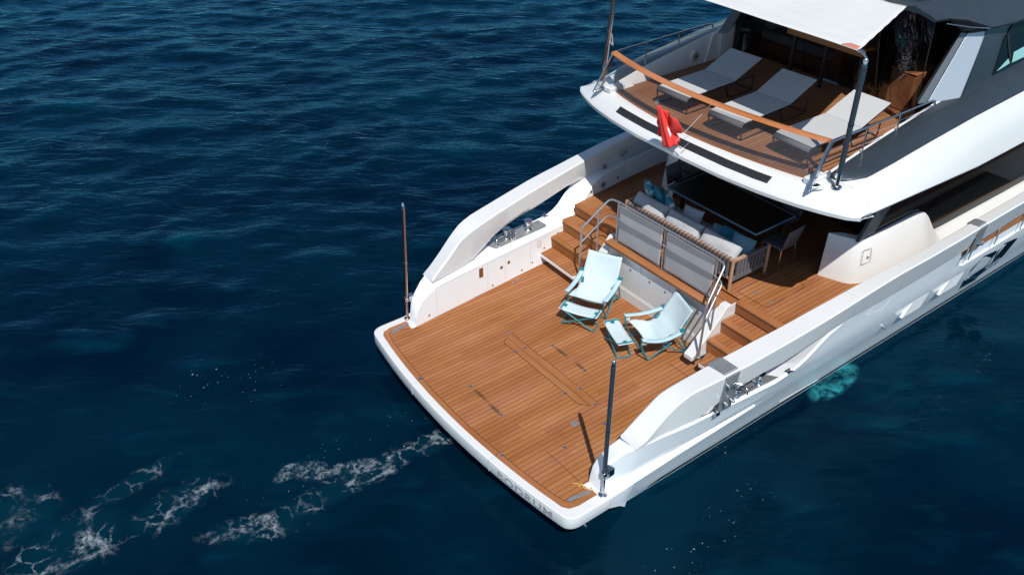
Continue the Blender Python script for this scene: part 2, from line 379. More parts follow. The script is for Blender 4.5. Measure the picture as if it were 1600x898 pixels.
# (cx, cy, rx, ry, angle) in metres on the water
FOAM_STREAKS = [(-2.9, .30, 2.3, .38, .03), (-4.5, .35, 1.1, .40, -.5), (-5.3, 1.6, 1.2, .55, .15), (-6.9, 1.8, 1.3, .9, .1), (-5.7, 2.5, 1.3, .3, .2), (-7.4, 2.9, .9, .9, .6), (-1.2, .25, .6, .35, 0)]
FOAM_CHURN = [(-3.15, .92, .50, .30, -.7), (-2.55, .60, .60, .20, -.35), (-3.5, 1.15, .4, .2, .3)]
FOAM_FLECK = [(2.5, 12.6, 2.6, .8, -.2), (-3.5, 4.0, 1.6, .9, -.5), (1.2, -4.1, 2.6, .5, .1), (3.2, -3.0, 1.2, .25, 0), (-2.8, .8, 1.8, .8, -.2), (-1.2, .6, .9, .9, 0), (-2.4, 17, 2.0, .8, 0)]
make_sea()

# ================================================================== YACHT
Y = empty('motor_yacht', (0, 0, 0), label='white motor yacht with teak swim deck and grey upper trim on dark blue sea', cat='yacht')
def both(fn, name, m, parent=Y, **k):
    """the same part on both sides of the boat"""
    a = fn(); o1 = a.build(name, m, parent, **k); o2 = a.mirrored().build(name, m, parent, **k); return o1, o2
tp = lambda x: 1.0 if x < 13 else max(.02, 1-((x-13)/14.5)**2.1)
def xt(y): return -1.03 + .0303*y*y                     # transom curve in plan
def outline(off, z, xin=0.0, side=None):
    pts = []
    def sy(x):
        base = itp(x, [(-.4, 3.02), (.05, 3.02), (.3, 2.88), (1, 2.72), (30, 2.72)])
        return max(.02, (base-off)*tp(x))
    half = [(x, sy(x)) for x in (27, 25.5, 24, 22, 20, 17, 14, 10, 6, 3, 1, .3, .05, -.15, -.3, -.50)]
    c0 = (-.50, 3.02-off); c1 = (xt(2.82)+off, 2.82); cc = (xt(2.95)+off+.01, 3.02-off)
    for j in range(1, 9):
        t = j/9; half.append(((1-t)**2*c0[0]+2*t*(1-t)*cc[0]+t*t*c1[0], (1-t)**2*c0[1]+2*t*(1-t)*cc[1]+t*t*c1[1]))
    for yy in (2.82, 2.6, 2.3, 1.9, 1.5, 1.1, .7, .35): half.append((xt(yy)+off, yy))
    pts = [(x, -y, z) for x, y in half] + [(xt(0)+off, 0, z)] + [(x, y, z) for x, y in half[::-1]]
    return pts
hb = MB().loft([outline(.75, -.7), outline(.55, .0), outline(.22, .26), outline(.05, .325), outline(.012, .35), outline(.0, .39), outline(0, .575), outline(.006, .592), outline(.022, .600)])
hb.build('hull_bottom_and_swim_platform', WHITE, Y, ang=22)
# platform joints on the white rim
for yy in (1.15, -1.22):
    MB().box(xt(yy)-.006, xt(yy)+.16, yy-.004, yy+.004, .36, .603).build('rim_joint', SEAM, Y, smooth=False)

YW = [(-.2, 2.548), (-.12, 2.555), (3.5, 2.88), (4.5, 2.965), (5.4, 3.09), (6.6, 3.25), (8, 3.30), (13, 3.32)]
FH = [(-1, 2.6), (0, 2.85), (.25, 2.925), (.6, 3.04), (.94, 3.17), (1.44, 3.32), (2.1, 3.42), (3, 3.5)]   # hull half-breadth against height
YL = [(0, 3.02), (1.5, 3.08), (3.3, 3.173), (30, 3.173)]
ZL = [(0, .60), (3.3, .94), (27, .94)]
WL = [(0, .20), (.5, .12), (1.8, .10), (2.6, .07), (3.25, .0), (30, 0)]
YT = [(0, 2.80), (.3, 2.92), (.6, 3.05), (1.5, 3.18), (3.4, 3.32), (3.8, 3.325), (4.02, 3.335), (4.18, 3.35), (4.38, 3.375), (4.6, 3.40), (4.9, 3.417), (5.5, 3.42), (8.5, 3.43), (8.65, 3.40), (8.78, 3.365), (8.95, 3.352), (11, 3.358), (16, 3.40)]
ZT = [(.0, .64), (.02, .82), (.06, 1.02), (.16, 1.18), (.35, 1.33), (.6, 1.42), (.95, 1.44), (3.4, 1.44), (3.8, 1.47), (4.02, 1.54), (4.18, 1.63), (4.38, 1.80), (4.6, 1.96), (4.9, 2.08), (5.5, 2.11), (8.5, 2.19), (8.56, 2.16), (8.65, 1.95), (8.78, 1.72), (8.95, 1.65), (11, 1.69), (16, 1.95), (27, 3.0)]
ZTI = [(.0, .63), (.02, .78), (.06, .97), (.16, 1.12), (.35, 1.24), (.6, 1.32), (.95, 1.35), (4.1, 1.36), (4.3, 1.46), (4.55, 1.65), (4.8, 1.90), (5.0, 2.09), (5.5, 2.13), (8.5, 2.22), (8.56, 2.2), (8.75, 1.99), (11, 1.97), (16, 2.2), (27, 3.0)]
ZB = [(0, .33), (.35, .15), (.6, -.1), (.7, -.4), (30, -.5)]
XS = [0, .02, .06, .16, .35, .5, .6, .95, 1.5, 2.1, 2.7, 3.2, 3.4, 3.8, 4.02, 4.18, 4.3, 4.38, 4.5, 4.6, 4.75, 4.9, 5.2, 5.5, 6.2, 7, 8, 8.5, 8.56, 8.65, 8.78, 8.95, 9.5, 10.5, 12, 13, 14.5, 16, 18, 20, 22, 24, 25.5, 27]
def topside():
    rings = []
    for x in XS:
        t = tp(x); zb = itp(x, ZB); y0 = 2.85 if x > .5 else 2.92; y0 *= t
        yl = itp(x, YL)*t; zl = itp(x, ZL); wl = itp(x, WL); yt_ = itp(x, YT)*t; zt = itp(x, ZT); yi = max(.0, itp(x, YW)*t-(0 if x < 13 else .12*(1-t))); zi = itp(x, ZTI)
        yt_ = max(yt_, yi+.05) if x > 1 else yt_
        zk = max(.02, zb+.01); low = lambda z: y0+(yl-y0)*z/zl if x < 3.2 else itp(z, FH)*t
        a = [(x, y0-.22*t, zb), (x, low(zk), zk), (x, low(.3), max(.3, zk+.01)), (x, low(.6) if x > .5 else yl-.002, max(.6, 0) if x > .5 else zl-.05), (x, yl, zl-.015), (x, yl-.010, zl), (x, yl-wl-.012, zl+.012)]
        if x > 3.25: a[-3:] = [(x, itp(z, FH)*t, z) for z in (.80, .94, 1.08)]
        bl = min(1, x/3.3); yb, zz = a[-1][1], a[-1][2]; off = itp(zt, FH)*t-yt_
        for q in (.2, .4, .6, .8):
            z = zz+(zt-.03-zz)*q; lin = yb+(yt_-yb)*q; cur = itp(z, FH)*t-off*q; a.append((x, lin+(cur-lin)*bl, z))
        a += [(x, yt_, zt-.03), (x, yt_-.03, zt), (x, yi+.03, zi), (x, yi, zi-.03), (x, yi, itp(x, [(0, .58), (3.9, .58), (4.3, 1.5)]) if zi > .7 else .585), (x, min(yi, low(.3)-.2), .2)]
        rings.append(a)
    return MB().loft(rings)
both(topside, 'hull_side', WHITE_HULL, ang=24)
def hullpt(x, z, e=.004):
    return (x, -(itp(z, FH)+e), z)
# black boot stripe
def boot():
    m = MB(); rings = []
    for x in (1.05, 1.3, 3, 3.19, 3.25, 6, 9, 12, 13, 14.5, 16, 18, 20, 22):
        h = .02 if x < 1.2 else .085
        lw = lambda z: (2.85+(itp(x, YL)-2.85)*z/itp(x, ZL) if x < 3.2 else itp(z, FH))*tp(x)
        y1 = lw(.07+h); y05 = lw(.07)
        rings.append([(x, y05-.03, .07), (x, y05+.006, .07), (x, y1+.006, .07+h), (x, y1-.03, .07+h)])
    return m.loft(rings)
both(boot, 'boot_stripe', BLACK, smooth=False)

# ---- bulwark cap beams
CI = [(.50, 2.683, 1.442), (.70, 2.70, 1.60), (.897, 2.72, 1.748), (1.06, 2.742, 1.885), (1.176, 2.762, 1.972), (1.32, 2.79, 2.04), (1.67, 2.85, 2.125), (2.3, 2.93, 2.23), (2.95, 3.01, 2.32), (3.57, 3.085, 2.39), (4.08, 3.13, 2.455), (4.58, 3.18, 2.515), (5.1, 3.225, 2.565), (5.7, 3.27, 2.62), (6.25, 3.31, 2.655), (7.5, 3.34, 2.65), (9, 3.34, 2.70), (11, 3.34, 2.74), (13, 3.34, 2.8), (16, 3.2, 2.9)]
CO = [(.50, 3.05, 1.445), (.6, 3.065, 1.49), (.98, 3.085, 1.775), (1.2, 3.12, 1.945), (1.41, 3.166, 2.085), (1.6, 3.21, 2.14), (1.83, 3.26, 2.18), (2.62, 3.36, 2.27), (3.53, 3.45, 2.39), (4.25, 3.49, 2.46), (4.68, 3.51, 2.51), (5.57, 3.545, 2.61), (6.25, 3.56, 2.65), (7.5, 3.58, 2.66), (9, 3.58, 2.71), (11, 3.58, 2.75), (13, 3.58, 2.81), (16, 3.44, 2.9)]
CB = [(.42, 1.37), (1.2, 1.385), (1.62, 1.43), (1.85, 1.53), (2.17, 1.69), (2.6, 1.81), (2.86, 1.86), (3.6, 1.91), (4.0, 2.02), (4.5, 2.07), (5.0, 2.07), (9, 2.20), (16, 2.45)]
def cap():
    rings = []
    for x in [.50, .56, .64, .75, .9, 1.06, 1.176, 1.3, 1.45, 1.6, 1.8, 2.0, 2.17, 2.3, 2.6, 2.95, 3.4, 3.8, 4.3, 4.7, 5.2, 5.7, 6.25, 7, 8, 9, 10, 11.5, 13, 14.5, 16]:
        yi, zi = itp(x, [(a, b) for a, b, c in CI]), itp(x, [(a, c) for a, b, c in CI])
        yo, zo = itp(x, [(a, b) for a, b, c in CO]), itp(x, [(a, c) for a, b, c in CO]); zb = itp(x, CB)
        h = (zi-zb)*.80 if x > 1.0 else (zi-zb)*.6; k = tp(x)
        zf = max(zi-h, zb+.01) if x > 1.6 else zb+.012; zbo = zb
        r_ = min(.025, (zi-zb)*.3); sk = .09*max(0, 1-(x-.5)/.6)
        rings.append([(x, (yi)*k, zi-r_), (x, (yi+r_)*k, zi), (x+sk, (yo-.012)*k, zo+.010), (x+sk, (yo+.006)*k, zo-.012 if zo-zbo > .1 else zo-.01),
                      (x, (yo-itp(x, [(1.2, .01), (1.6, .05), (4.4, .06), (5.2, .10)]))*k, zbo+.01), (x, (yi+itp(x, [(1.5, .02), (2.3, .06)]))*k, zb), (x, (yi+itp(x, [(1.5, .0), (2.3, .01)]))*k, zf)])
    return MB().loft(rings)
both(cap, 'bulwark_cap', WHITE, ang=26)
def cap_joint():
    m = MB()
    for x in (3.62,):
        yi, zi = itp(x, [(a, b) for a, b, c in CI]), itp(x, [(a, c) for a, b, c in CI]); yo, zo = itp(x, [(a, b) for a, b, c in CO]), itp(x, [(a, c) for a, b, c in CO])
        m.tube([(x, yi-.002, zi-.28), (x, yi-.002, zi-.03), (x, yi+.03, zi+.002), (x, yo-.05, zo+.006)], .004, 6)
    return m
cap_joint().build('cap_joint', SEAM, Y)
for x in (5.05, 6.35):
    sj = MB()
    yi, zi = itp(x, [(a, b) for a, b, c in CI]), itp(x, [(a, c) for a, b, c in CI]); yo, zo = itp(x, [(a, b) for a, b, c in CO]), itp(x, [(a, c) for a, b, c in CO])
    sj.tube([(x, -(yi+.03), zi+.002), (x, -(yo-.05), zo+.006), (x, -(yo+.002), zo-.05), (x+.02, -(yo-.062), 2.16)], .004, 6)
    sj.build('gate_joint', SEAM, Y)
gj = MB().tube([hullpt(5.95, 2.09, .001), hullpt(5.66, 1.86, .001), hullpt(6.22, 1.77, .001), hullpt(6.48, 2.10, .001)], .0035, 6, fil=.03)
gj.build('gate_joint', SEAM, Y)

# ---- steel clamp bands round the starboard cap
def clamp(x0, x1, zb_=1.46):
    m = MB(); rings = []
    def P(x, e):
        yi, zi = itp(x, [(a, b) for a, b, c in CI]), itp(x, [(a, c) for a, b, c in CI]); yo, zo = itp(x, [(a, b) for a, b, c in CO]), itp(x, [(a, c) for a, b, c in CO]); zb = itp(x, CB)
        return [(x, -(yi-e-.004), zi-.12), (x, -(yi-e-.004), zi+.0), (x, -(yi+.03), zi+e+.006), (x, -(yo-.05), zo+e+.010), (x, -(yo+e+.006), zo-.03+e), (x, -(yo+e-.012), (zo+zb)/2), (x, -(yo-.045+e), zb-.06), (x, -(yo-.05+e), zb_)]
    a, b_ = P(x0, .014), P(x1, .014); c, d = P(x0, .0), P(x1, .0)
    for i in range(len(a)-1): m.hexa([c[i], d[i], d[i+1], c[i+1]], [a[i], b_[i], b_[i+1], a[i+1]])
    return m
cl = clamp(2.07, 2.34).build('clamp_band', BRUSH, Y, smooth=False)
m = MB()
for dx, zz in ((.05, 2.03), (.2, 1.98), (.06, 1.66), (.2, 1.66)): MB().tube([(2.07+dx, -3.30, zz), (2.07+dx, -3.385, zz-.01)], .022, 10).build('clamp_bolt', STEEL, cl)
m.tube([(2.25, -3.34, 2.03), (2.33, -3.45, 2.02), (2.42, -3.42, 2.0)], .02, 8, fil=.03)
m.build('clamp_pin', STEEL, cl)
c2_ = clamp(8.62, 8.86, 2.14)
c2_.build('clamp_band', BRUSH, Y, smooth=False)
MB().tube([(8.68, -3.5, 2.3), (8.85, -3.62, 2.28), (9.0, -3.55, 2.25)], .025, 8, fil=.04).tube([(8.62, -3.5, 2.2), (8.55, -3.52, 1.99)], .015, 8).build('gate_hinge', STEEL, Y)

# ---- mooring gear on the sills
def gear():
    plate = MB().prism([(2.12, 2.97, 1.362), (2.22, 2.93, 1.362), (3.60, 3.02, 1.366), (3.66, 3.07, 1.37), (3.58, 3.27, 1.425), (2.1, 3.17, 1.42)], (0, 0, .022))
    return plate
both(gear, 'mooring_plate', BRUSH, bev=.004)
def bollard(cx, cy):
    return MB().lathe((cx, cy), [(.10, 1.385), (.10, 1.43), (.075, 1.45), (.06, 1.50), (.055, 1.55), (.09, 1.60), (.10, 1.615), (.095, 1.635), (.03, 1.64)], 22)
for s in (1, -1):
    for cx in (3.20, 2.62):
        (bollard(cx, 3.13) if s > 0 else bollard(cx, 3.13).mirrored()).build('bollard', STEEL, Y)
def roller():
    m = MB()
    m.tube([(2.3, 3.02, 1.39), (2.3, 3.02, 1.52), (2.36, 3.22, 1.53), (2.36, 3.24, 1.42)], .018, 8, fil=.04)
    m.tube([(2.78, 3.02, 1.39), (2.78, 3.02, 1.52), (2.8, 3.22, 1.53), (2.8, 3.24, 1.42)], .018, 8, fil=.04)
    m.tube([(2.3, 3.06, 1.47), (2.78, 3.08, 1.47)], .03, 10).tube([(2.3, 3.18, 1.50), (3.15, 3.22, 1.50)], .012, 8)
    m.cyl((2.66, 2.985), .035, 1.39, 1.47, 12).cyl((2.3, 2.97), .03, 1.39, 1.43, 12)
    return m
both(roller, 'fairlead_roller', STEEL)
def chock(): 
    m = MB(); m.tube([(3.74, 3.28, 1.455), (3.74, 3.28, 1.50), (3.80, 3.28, 1.505), (3.80, 3.28, 1.455)], .012, 6, fil=.02).tube([(3.74, 3.33, 1.455), (3.80, 3.35, 1.505), (3.86, 3.33, 1.46)], .012, 6, fil=.02); m.box(3.72, 3.86, 3.24, 3.33, 1.455, 1.475); return m
both(chock, 'chock', STEEL)
MB().box(1.98, 2.08, -3.3, -3.18, 1.42, 1.50).tube([(2.0, -3.3, 1.5), (2.06, -3.2, 1.53)], .02, 8).build('chock', STEEL, Y, bev=.008)
# dark groove line on the sill outside the starboard cap
MB().hexa([(1.25, -3.10, 1.4), (2.0, -3.19, 1.40), (2.0, -3.175, 1.40), (1.25, -3.085, 1.40)], [(1.25, -3.10, 1.44), (2.0, -3.19, 1.445), (2.0, -3.175, 1.445), (1.25, -3.085, 1.44)]).build('sill_groove', BLACK, Y, smooth=False)

# ---- swim deck planking
def deck_poly(off=0.0):
    half = [(-.07, 2.84-off), (-.45, 2.84-off), (-.60, 2.80-off), (-.67, 2.70), (-.70+off, 2.5)]
    tr = [(xt(y)+.135+off, y) for y in (2.3, 2.0, 1.6, 1.2, .8, .4)]
    port = [(3.32, itp(3.32, YW)-.004), (2, itp(2, YW)-.004), (1, itp(1, YW)-.004), (-.12, 2.551), (-.07, 2.84-off)] + half[1:] + tr
    mid = [(xt(0)+.135+off, 0)]
    return port + mid + [(x, -y) for x, y in port[::-1]]
P2 = deck_poly()
sd_ = MB().prism([(4.2, 2.9, .592)] + [(x, y, .592) for x, y in P2] + [(4.2, -2.9, .592)], (0, 0, .012))
sd_.build('swim_deck_planking', TEAK, Y, smooth=False)
# margin board round the transom and the corners
mb_ = MB(); tl = [(-.07, 2.74), (-.50, 2.72), (-.56, 2.66)] + [(xt(y)+.235, y) for y in (2.45, 2.2, 1.8, 1.4, 1.0, .6, .2)]
to = [(-.07, 2.84), (-.45, 2.84), (-.62, 2.78)] + [(xt(y)+.138, y) for y in (2.45, 2.2, 1.8, 1.4, 1.0, .6, .2)]
tl = tl + [(x, -y) for x, y in tl[::-1]]; to = to + [(x, -y) for x, y in to[::-1]]
for i in range(len(tl)-1):
    mb_.hexa([(*to[i], .600), (*to[i+1], .600), (*tl[i+1], .600), (*tl[i], .600)], [(*to[i], .608), (*to[i+1], .608), (*tl[i+1], .608), (*tl[i], .608)])
mb_.build('margin_board', TEAK_X, Y, smooth=False)
def seam(pts, wd=.009, z=.6085, h=.0015, name='deck_seam'):
    m = MB()
    for a, b_ in zip(pts[:-1], pts[1:]):
        a = Vector((*a, z)); b_ = Vector((*b_, z)); d = (b_-a).normalized(); n = Vector((-d.y, d.x, 0))*wd/2
        m.hexa([a-n, b_-n, b_+n, a+n], [q+Vector((0, 0, h)) for q in (a-n, b_-n, b_+n, a+n)])
    return m.build(name, CAULK, Y, smooth=False)
seam([(x+.004, y) for x, y in tl])
seam([(xt(1.19)+.14, 1.19), (xt(1.19)+.25, 1.12)]); seam([(xt(1.2)+.14, -1.22), (xt(1.2)+.25, -1.16)])
# athwart boards and joints in the planking
MB().prism([(1.36, 1.30, .602), (1.215, 1.20, .602), (1.215, -1.24, .602), (1.36, -1.26, .602)][::-1], (0, 0, .007)).build('athwart_board', TEAK_X, Y, smooth=False)
MB().prism([(1.205, 1.20, .602), (1.07, 1.12, .602), (1.07, -1.06, .602), (1.205, -1.24, .602)][::-1], (0, 0, .007)).build('athwart_board', TEAK_X, Y, smooth=False)
seam([(1.365, 1.30), (1.365, -1.27)]); seam([(1.21, 1.2), (1.21, -1.24)]); seam([(1.065, 1.12), (1.065, -1.06), (1.21, -1.24)]); seam([(1.065, 1.12), (1.21, 1.22)])
seam([(-.11, -1.63), (-.11, -2.46)], .006); seam([(1.72, -1.95), (1.72, -2.55)], .006); seam([(3.15, -1.2), (3.15, -2.75)], .006); seam([(-.30, 2.66), (.02, 2.5)], .006)
# margin on the deck along the stairs and wall
# deck studs
st = [(1.303, 1.282), (1.272, .755), (1.065, .763), (1.306, -1.242), (1.358, -.768), (1.069, -.703), (-.172, .468), (-.182, -.476), (1.75, .495), (1.761, -.443), (.195, -1.733), (1.102, -1.721), (-.776, 1.187), (-.751, -1.263), (2.455, 2.638), (2.604, 2.677)]
for x, y in st:
    o = MB().lathe((x, y), [(.032, .606), (.032, .613), (.022, .618), (.018, .612)], 16).build('deck_stud', STEEL, Y)
MB().lathe((.69, -1.412), [(.068, .604), (.068, .612), (.05, .616), (.0, .614)], 26).build('deck_filler_cap', BRUSH, Y)
# worn stains on the teak between sockets
STAIN = mat('worn_grey_stain', (.16, .09, .055), .8)
def stain_mat():
    m = bpy.data.materials.new('smoky_stain'); m.use_nodes = True; n = m.node_tree.nodes; l = m.node_tree.links; b = n['Principled BSDF']
    b.inputs['Base Color'].default_value = (.07, .05, .04, 1); b.inputs['Roughness'].default_value = .8
    tc = n.new('ShaderNodeTexCoord'); mp = n.new('ShaderNodeMapping'); mp.inputs['Location'].default_value = (-1, -1, 0); mp.inputs['Scale'].default_value = (2, 2, 0)
    l.new(tc.outputs['Generated'], mp.inputs[0]); ln = n.new('ShaderNodeVectorMath'); ln.operation = 'LENGTH'; l.new(mp.outputs[0], ln.inputs[0])
    nz = n.new('ShaderNodeTexNoise'); nz.inputs['Scale'].default_value = 9; l.new(tc.outputs['Object'], nz.inputs[0])
    mr = n.new('ShaderNodeMapRange'); mr.inputs[1].default_value = .25; mr.inputs[2].default_value = 1.0; mr.inputs[3].default_value = .55; mr.inputs[4].default_value = 0; l.new(ln.outputs['Value'], mr.inputs[0])
    ml = n.new('ShaderNodeMath'); ml.operation = 'MULTIPLY'; l.new(mr.outputs[0], ml.inputs[0]); l.new(nz.outputs[0], ml.inputs[1]); l.new(ml.outputs[0], b.inputs['Alpha']); return m
SM = stain_mat()
for x, y, ly in ((1.76, .25, .34), (1.77, -.30, .2), (-.17, .15, .36), (-.18, -.3, .3)):
    MB().box(x-.05, x+.05, y-ly/2-.08, y+ly/2+.08, .6055, .6063).build('deck_stain', SM, Y, smooth=False)
# corner cleats: flush steel flaps
for s in (1, -1):
    m = MB().hexa([(-.52, s*2.70, .606), (-.12, s*2.765, .606), (-.12, s*2.70, .606), (-.50, s*2.64, .606)], [(-.52, s*2.70, .622), (-.12, s*2.765, .622), (-.12, s*2.70, .622), (-.50, s*2.64, .622)])
    m.build('pop_up_cleat', BRUSH, Y, bev=.004)
tag(MB().tube([(-.22, -2.44, .613), (-.16, -2.5, .617), (-.20, -2.55, .613), (-.12, -2.53, .62), (-.15, -2.62, .613), (-.10, -2.70, .613), (-.05, -2.68, .62), (-.08, -2.76, .614)], .008, 6, fil=.03).build('cord', YELLOW), 'thin yellow cord lying by the white corner of the swim deck', 'cord')

# ---- inside faces of the lower bulwark: locker doors, catches, outlets
def wall_xy(x): return itp(x, YW)
wj = MB()
for x in (.52, 1.85, 2.33, 3.05):
    wj.tube([(x, wall_xy(x)-.001, .66), (x, wall_xy(x)-.001, 1.27)], .0035, 5)
wj.tube([(x, wall_xy(x)-.001, 1.28) for x in (.5, 1, 2, 3, 3.6)], .0035, 5)
wj.build('locker_joint', SEAM, Y)
for x, z in ((.32, .72), (1.98, .68), (2.8, .70), (3.1, .76), (3.45, .98), (3.85, 1.2)):
    yy = wall_xy(x)
    MB().tube([(x, yy+.01, z), (x, yy-.008, z)], .022, 14).build('locker_catch', BRUSH, Y)
for x, z in ((2.22, 1.02), (2.42, 1.06)):
    yy = wall_xy(x); MB().tube([(x, yy+.01, z), (x, yy-.012, z)], .035, 16).build('shower_outlet', COPPER, Y)
MB().box(1.62, 1.72, wall_xy(1.67)-.012, wall_xy(1.67)+.03, 1.02, 1.24).build('switch_panel', COPPER, Y, bev=.004)
MB().box(3.2, 3.36, wall_xy(3.3)-.006, wall_xy(3.3)+.03, 1.05, 1.26).build('recessed_handle', CREAM, Y, bev=.012)

# ---- stern stairs
def stairs():
    parts = {}
    yo = 2.94
    parts['stair_block'] = MB().box(3.76, 4.5, 1.60, 2.99, .58, .865).box(4.06, 4.6, 1.60, 3.0, .7, 1.148).box(4.39, 4.6, 1.60, 3.02, 1.0, 1.598).hexa([(3.31, 1.76, .80), (3.80, 1.60, .80), (3.80, 2.94, .80), (3.34, 2.86, .80)], [(3.31, 1.76, .872), (3.80, 1.60, .872), (3.80, 2.94, .872), (3.34, 2.86, .872)])
    return parts
for s in (1, -1):
    S = MB(); S = stairs()['stair_block']; S = S if s > 0 else S.mirrored(); blk = S.build('stern_stairs', WHITE, Y, bev=.012)
    def side(mb): return mb if s > 0 else mb.mirrored()
    side(MB().hexa([(3.32, 1.78, .874), (3.74, 1.63, .874), (3.74, 2.905, .874), (3.35, 2.855, .874)], [(3.32, 1.78, .902), (3.74, 1.63, .902), (3.74, 2.905, .902), (3.35, 2.855, .902)])).build('tread', TEAK, blk, bev=.006)
    side(MB().box(3.66, 4.04, 1.62, 2.935, 1.152, 1.182)).build('tread', TEAK, blk, bev=.006)
    side(MB().box(4.02, 4.40, 1.62, 2.965, 1.425, 1.456)).build('tread', TEAK, blk, bev=.006)
    for x, z0, z1 in ((3.70, .904, 1.18), (4.035, 1.184, 1.454), (4.375, 1.458, 1.722)):
        side(MB().hexa([(x-.022, 1.60, z0), (x+.06, 1.60, z0), (x+.06, wall_xy(x)-.003, z0), (x-.022, wall_xy(x)-.003, z0)], [(x-.045, 1.60, z1-.06), (x+.06, 1.60, z1-.06), (x+.06, wall_xy(x)-.003, z1-.06), (x-.045, wall_xy(x)-.003, z1-.06)])
             .prism([(x-.045, 1.62, z1-.0605), (x-.055, 1.62, z1-.035), (x-.045, 1.62, z1-.006), (x-.02, 1.62, z1+.004), (x+.06, 1.62, z1+.004), (x+.06, 1.62, z1-.0605)], (0, wall_xy(x)-.003-1.62, 0))).build('riser', TEAK_X, blk, ang=60)
        side(MB().box(x-.049, x-.04, 1.622, 2.93, z1-.066, z1-.060)).build('nosing_seam', CAULK, blk, smooth=False)
    # inboard stringer
    side(MB().prism([(3.80, 1.60, .60), (3.80, 1.60, .80), (3.31, 1.60, .80), (3.31, 1.60, .90), (3.40, 1.60, .955), (3.98, 1.60, 1.54), (4.10, 1.60, 1.695), (4.41, 1.60, 1.70), (4.41, 1.60, .60)], (0, -.205, 0))).build('stringer', WHITE, blk, bev=.02, seg=3)

# ---- transom seat bulkhead between the stairs
bench = MB().prism([(3.90, -1.39, .60), (3.90, -1.39, .82), (3.93, -1.39, .835), (3.93, -1.39, 1.60), (3.93, -1.39, 1.655), (4.6, -1.39, 1.655), (4.6, -1.39, .60)], (0, 2.78, 0)).build('transom_bulkhead', WHITE, Y, bev=.01)
MB().box(3.845, 4.22, -1.44, 1.44, 1.640, 1.712).build('ledge', TEAK_X, bench, bev=.012)
MB().box(3.840, 3.844, -1.44, 1.44, 1.672, 1.678).build('ledge_seam', CAULK, bench, smooth=False)
wj = MB()
for y in (-.95, -.35, .45, 1.1): wj.tube([(3.928, y, .9), (3.928, y, 1.6)], .004, 5)
wj.tube([(3.915, -1.37, .835), (3.915, 1.37, .835)], .010, 5)
wj.build('locker_joint', SEAM, bench)
for y in (1.18, .72, .18, -.25, -.72, -1.1):
    MB().tube([(3.94, y, 1.36), (3.918, y, 1.36)], .024, 14).build('locker_catch', BRUSH, bench)

# ---- stair handrails and mesh screens
def rail():
    m = MB()
    m.tube([(3.40, 1.67, .93), (3.42, 1.67, 2.06), (3.98, 1.50, 2.61), (4.02, 1.30, 2.615), (4.02, -.001, 2.615)], .021, 10, fil=.09)
    m.tube([(3.415, 1.67, 1.72), (3.96, 1.52, 2.24), (4.01, 1.30, 2.25), (4.01, -.001, 2.25)], .017, 8, fil=.09)
    m.tube([(3.76, 1.57, 1.32), (3.76, 1.57, 2.385)], .018, 8)
    m.tube([(4.02, 1.29, 1.71), (4.02, 1.29, 2.60)], .021, 8)
    m.cyl((3.40, 1.67), .04, .905, .93, 14).cyl((4.02, 1.29), .04, 1.713, 1.73, 14)
    return m
both(rail, 'stair_handrail', RAILST)
MB().tube([(4.02, 0, 1.71), (4.02, 0, 2.60)], .021, 8).cyl((4.02, 0), .04, 1.713, 1.73, 14).build('handrail_post', STEEL, Y)
def sag(y0, y1):
    v = []; ny, nz = 24, 12
    for j in range(nz+1):
        for i in range(ny+1):
            a = i/ny; b_ = j/nz; y = y0+(y1-y0)*a; z = 1.735+(2.575-1.735)*b_
            x = 4.02-.018-.014*math.sin(math.pi*a)*math.sin(math.pi*b_)+.003*math.sin(9*a+6*b_)
            if j == 0: z += .03*math.sin(math.pi*a)
            v.append((x, y, z))
    fc = [(j*(ny+1)+i, j*(ny+1)+i+1, (j+1)*(ny+1)+i+1, (j+1)*(ny+1)+i) for j in range(nz) for i in range(ny)]
    return MB().add(v, fc)
for a in ((1.25, .05), (-.05, -1.25)):
    sc = sag(*a).build('mesh_screen', FABRIC, Y, solid=.004)
    for b0, b1, c0, c1 in ((.80, .995, .86, .995), (.40, .60, .47, .62)):   # darker bands across the screen cloth
        nn = 24; hv = []
        for j in range(3):
            for i in range(nn+1):
                t = i/nn; lo = b0+(c0-b0)*t; hi = b1+(c1-b1)*t; bb = lo+(hi-lo)*j/2; z = 1.735+(2.575-1.735)*bb
                hv.append((4.02-.018-.014*math.sin(math.pi*t)*math.sin(math.pi*bb)+.003*math.sin(9*t+6*bb)-.004, a[0]+(a[1]-a[0])*t, z))
        MB().add(hv, [(j*(nn+1)+i, j*(nn+1)+i+1, (j+1)*(nn+1)+i+1, (j+1)*(nn+1)+i) for j in range(2) for i in range(nn)]).build('dark_band', DARKBAND, sc, recalc=False)

# ---- main deck
md = [(4.40, 2.965), (5.4, 3.085), (6.6, 3.245), (8, 3.295), (13, 3.31), (13, -3.31), (8, -3.295), (6.6, -3.245), (5.4, -3.085), (4.40, -2.965)]
MB().prism([(x, y, 1.60) for x, y in md][::-1], (0, 0, .112)).prism([(4.2, 1.44, 1.60), (4.2, -1.44, 1.60), (4.45, -1.62, 1.60), (4.45, 1.62, 1.60)], (0, 0, .112)).build('main_deck_planking', TEAK, Y, smooth=False)
both(lambda: MB().box(4.34, 4.47, 1.60, 2.95, 1.7135, 1.724), 'nosing_board', TEAK_X, smooth=False)
MB().box(4.22, 4.40, -1.60, 1.60, 1.7135, 1.722).build('nosing_board', TEAK_X, Y, smooth=False)
hc = [(4.62, -1.38), (5.72, -1.36), (5.78, -1.42), (5.78, -1.98), (5.72, -2.04), (4.72, -2.08), (4.62, -2.0), (4.62, -1.38)]
seam(hc, .009, 1.7135, name='hatch_seam')
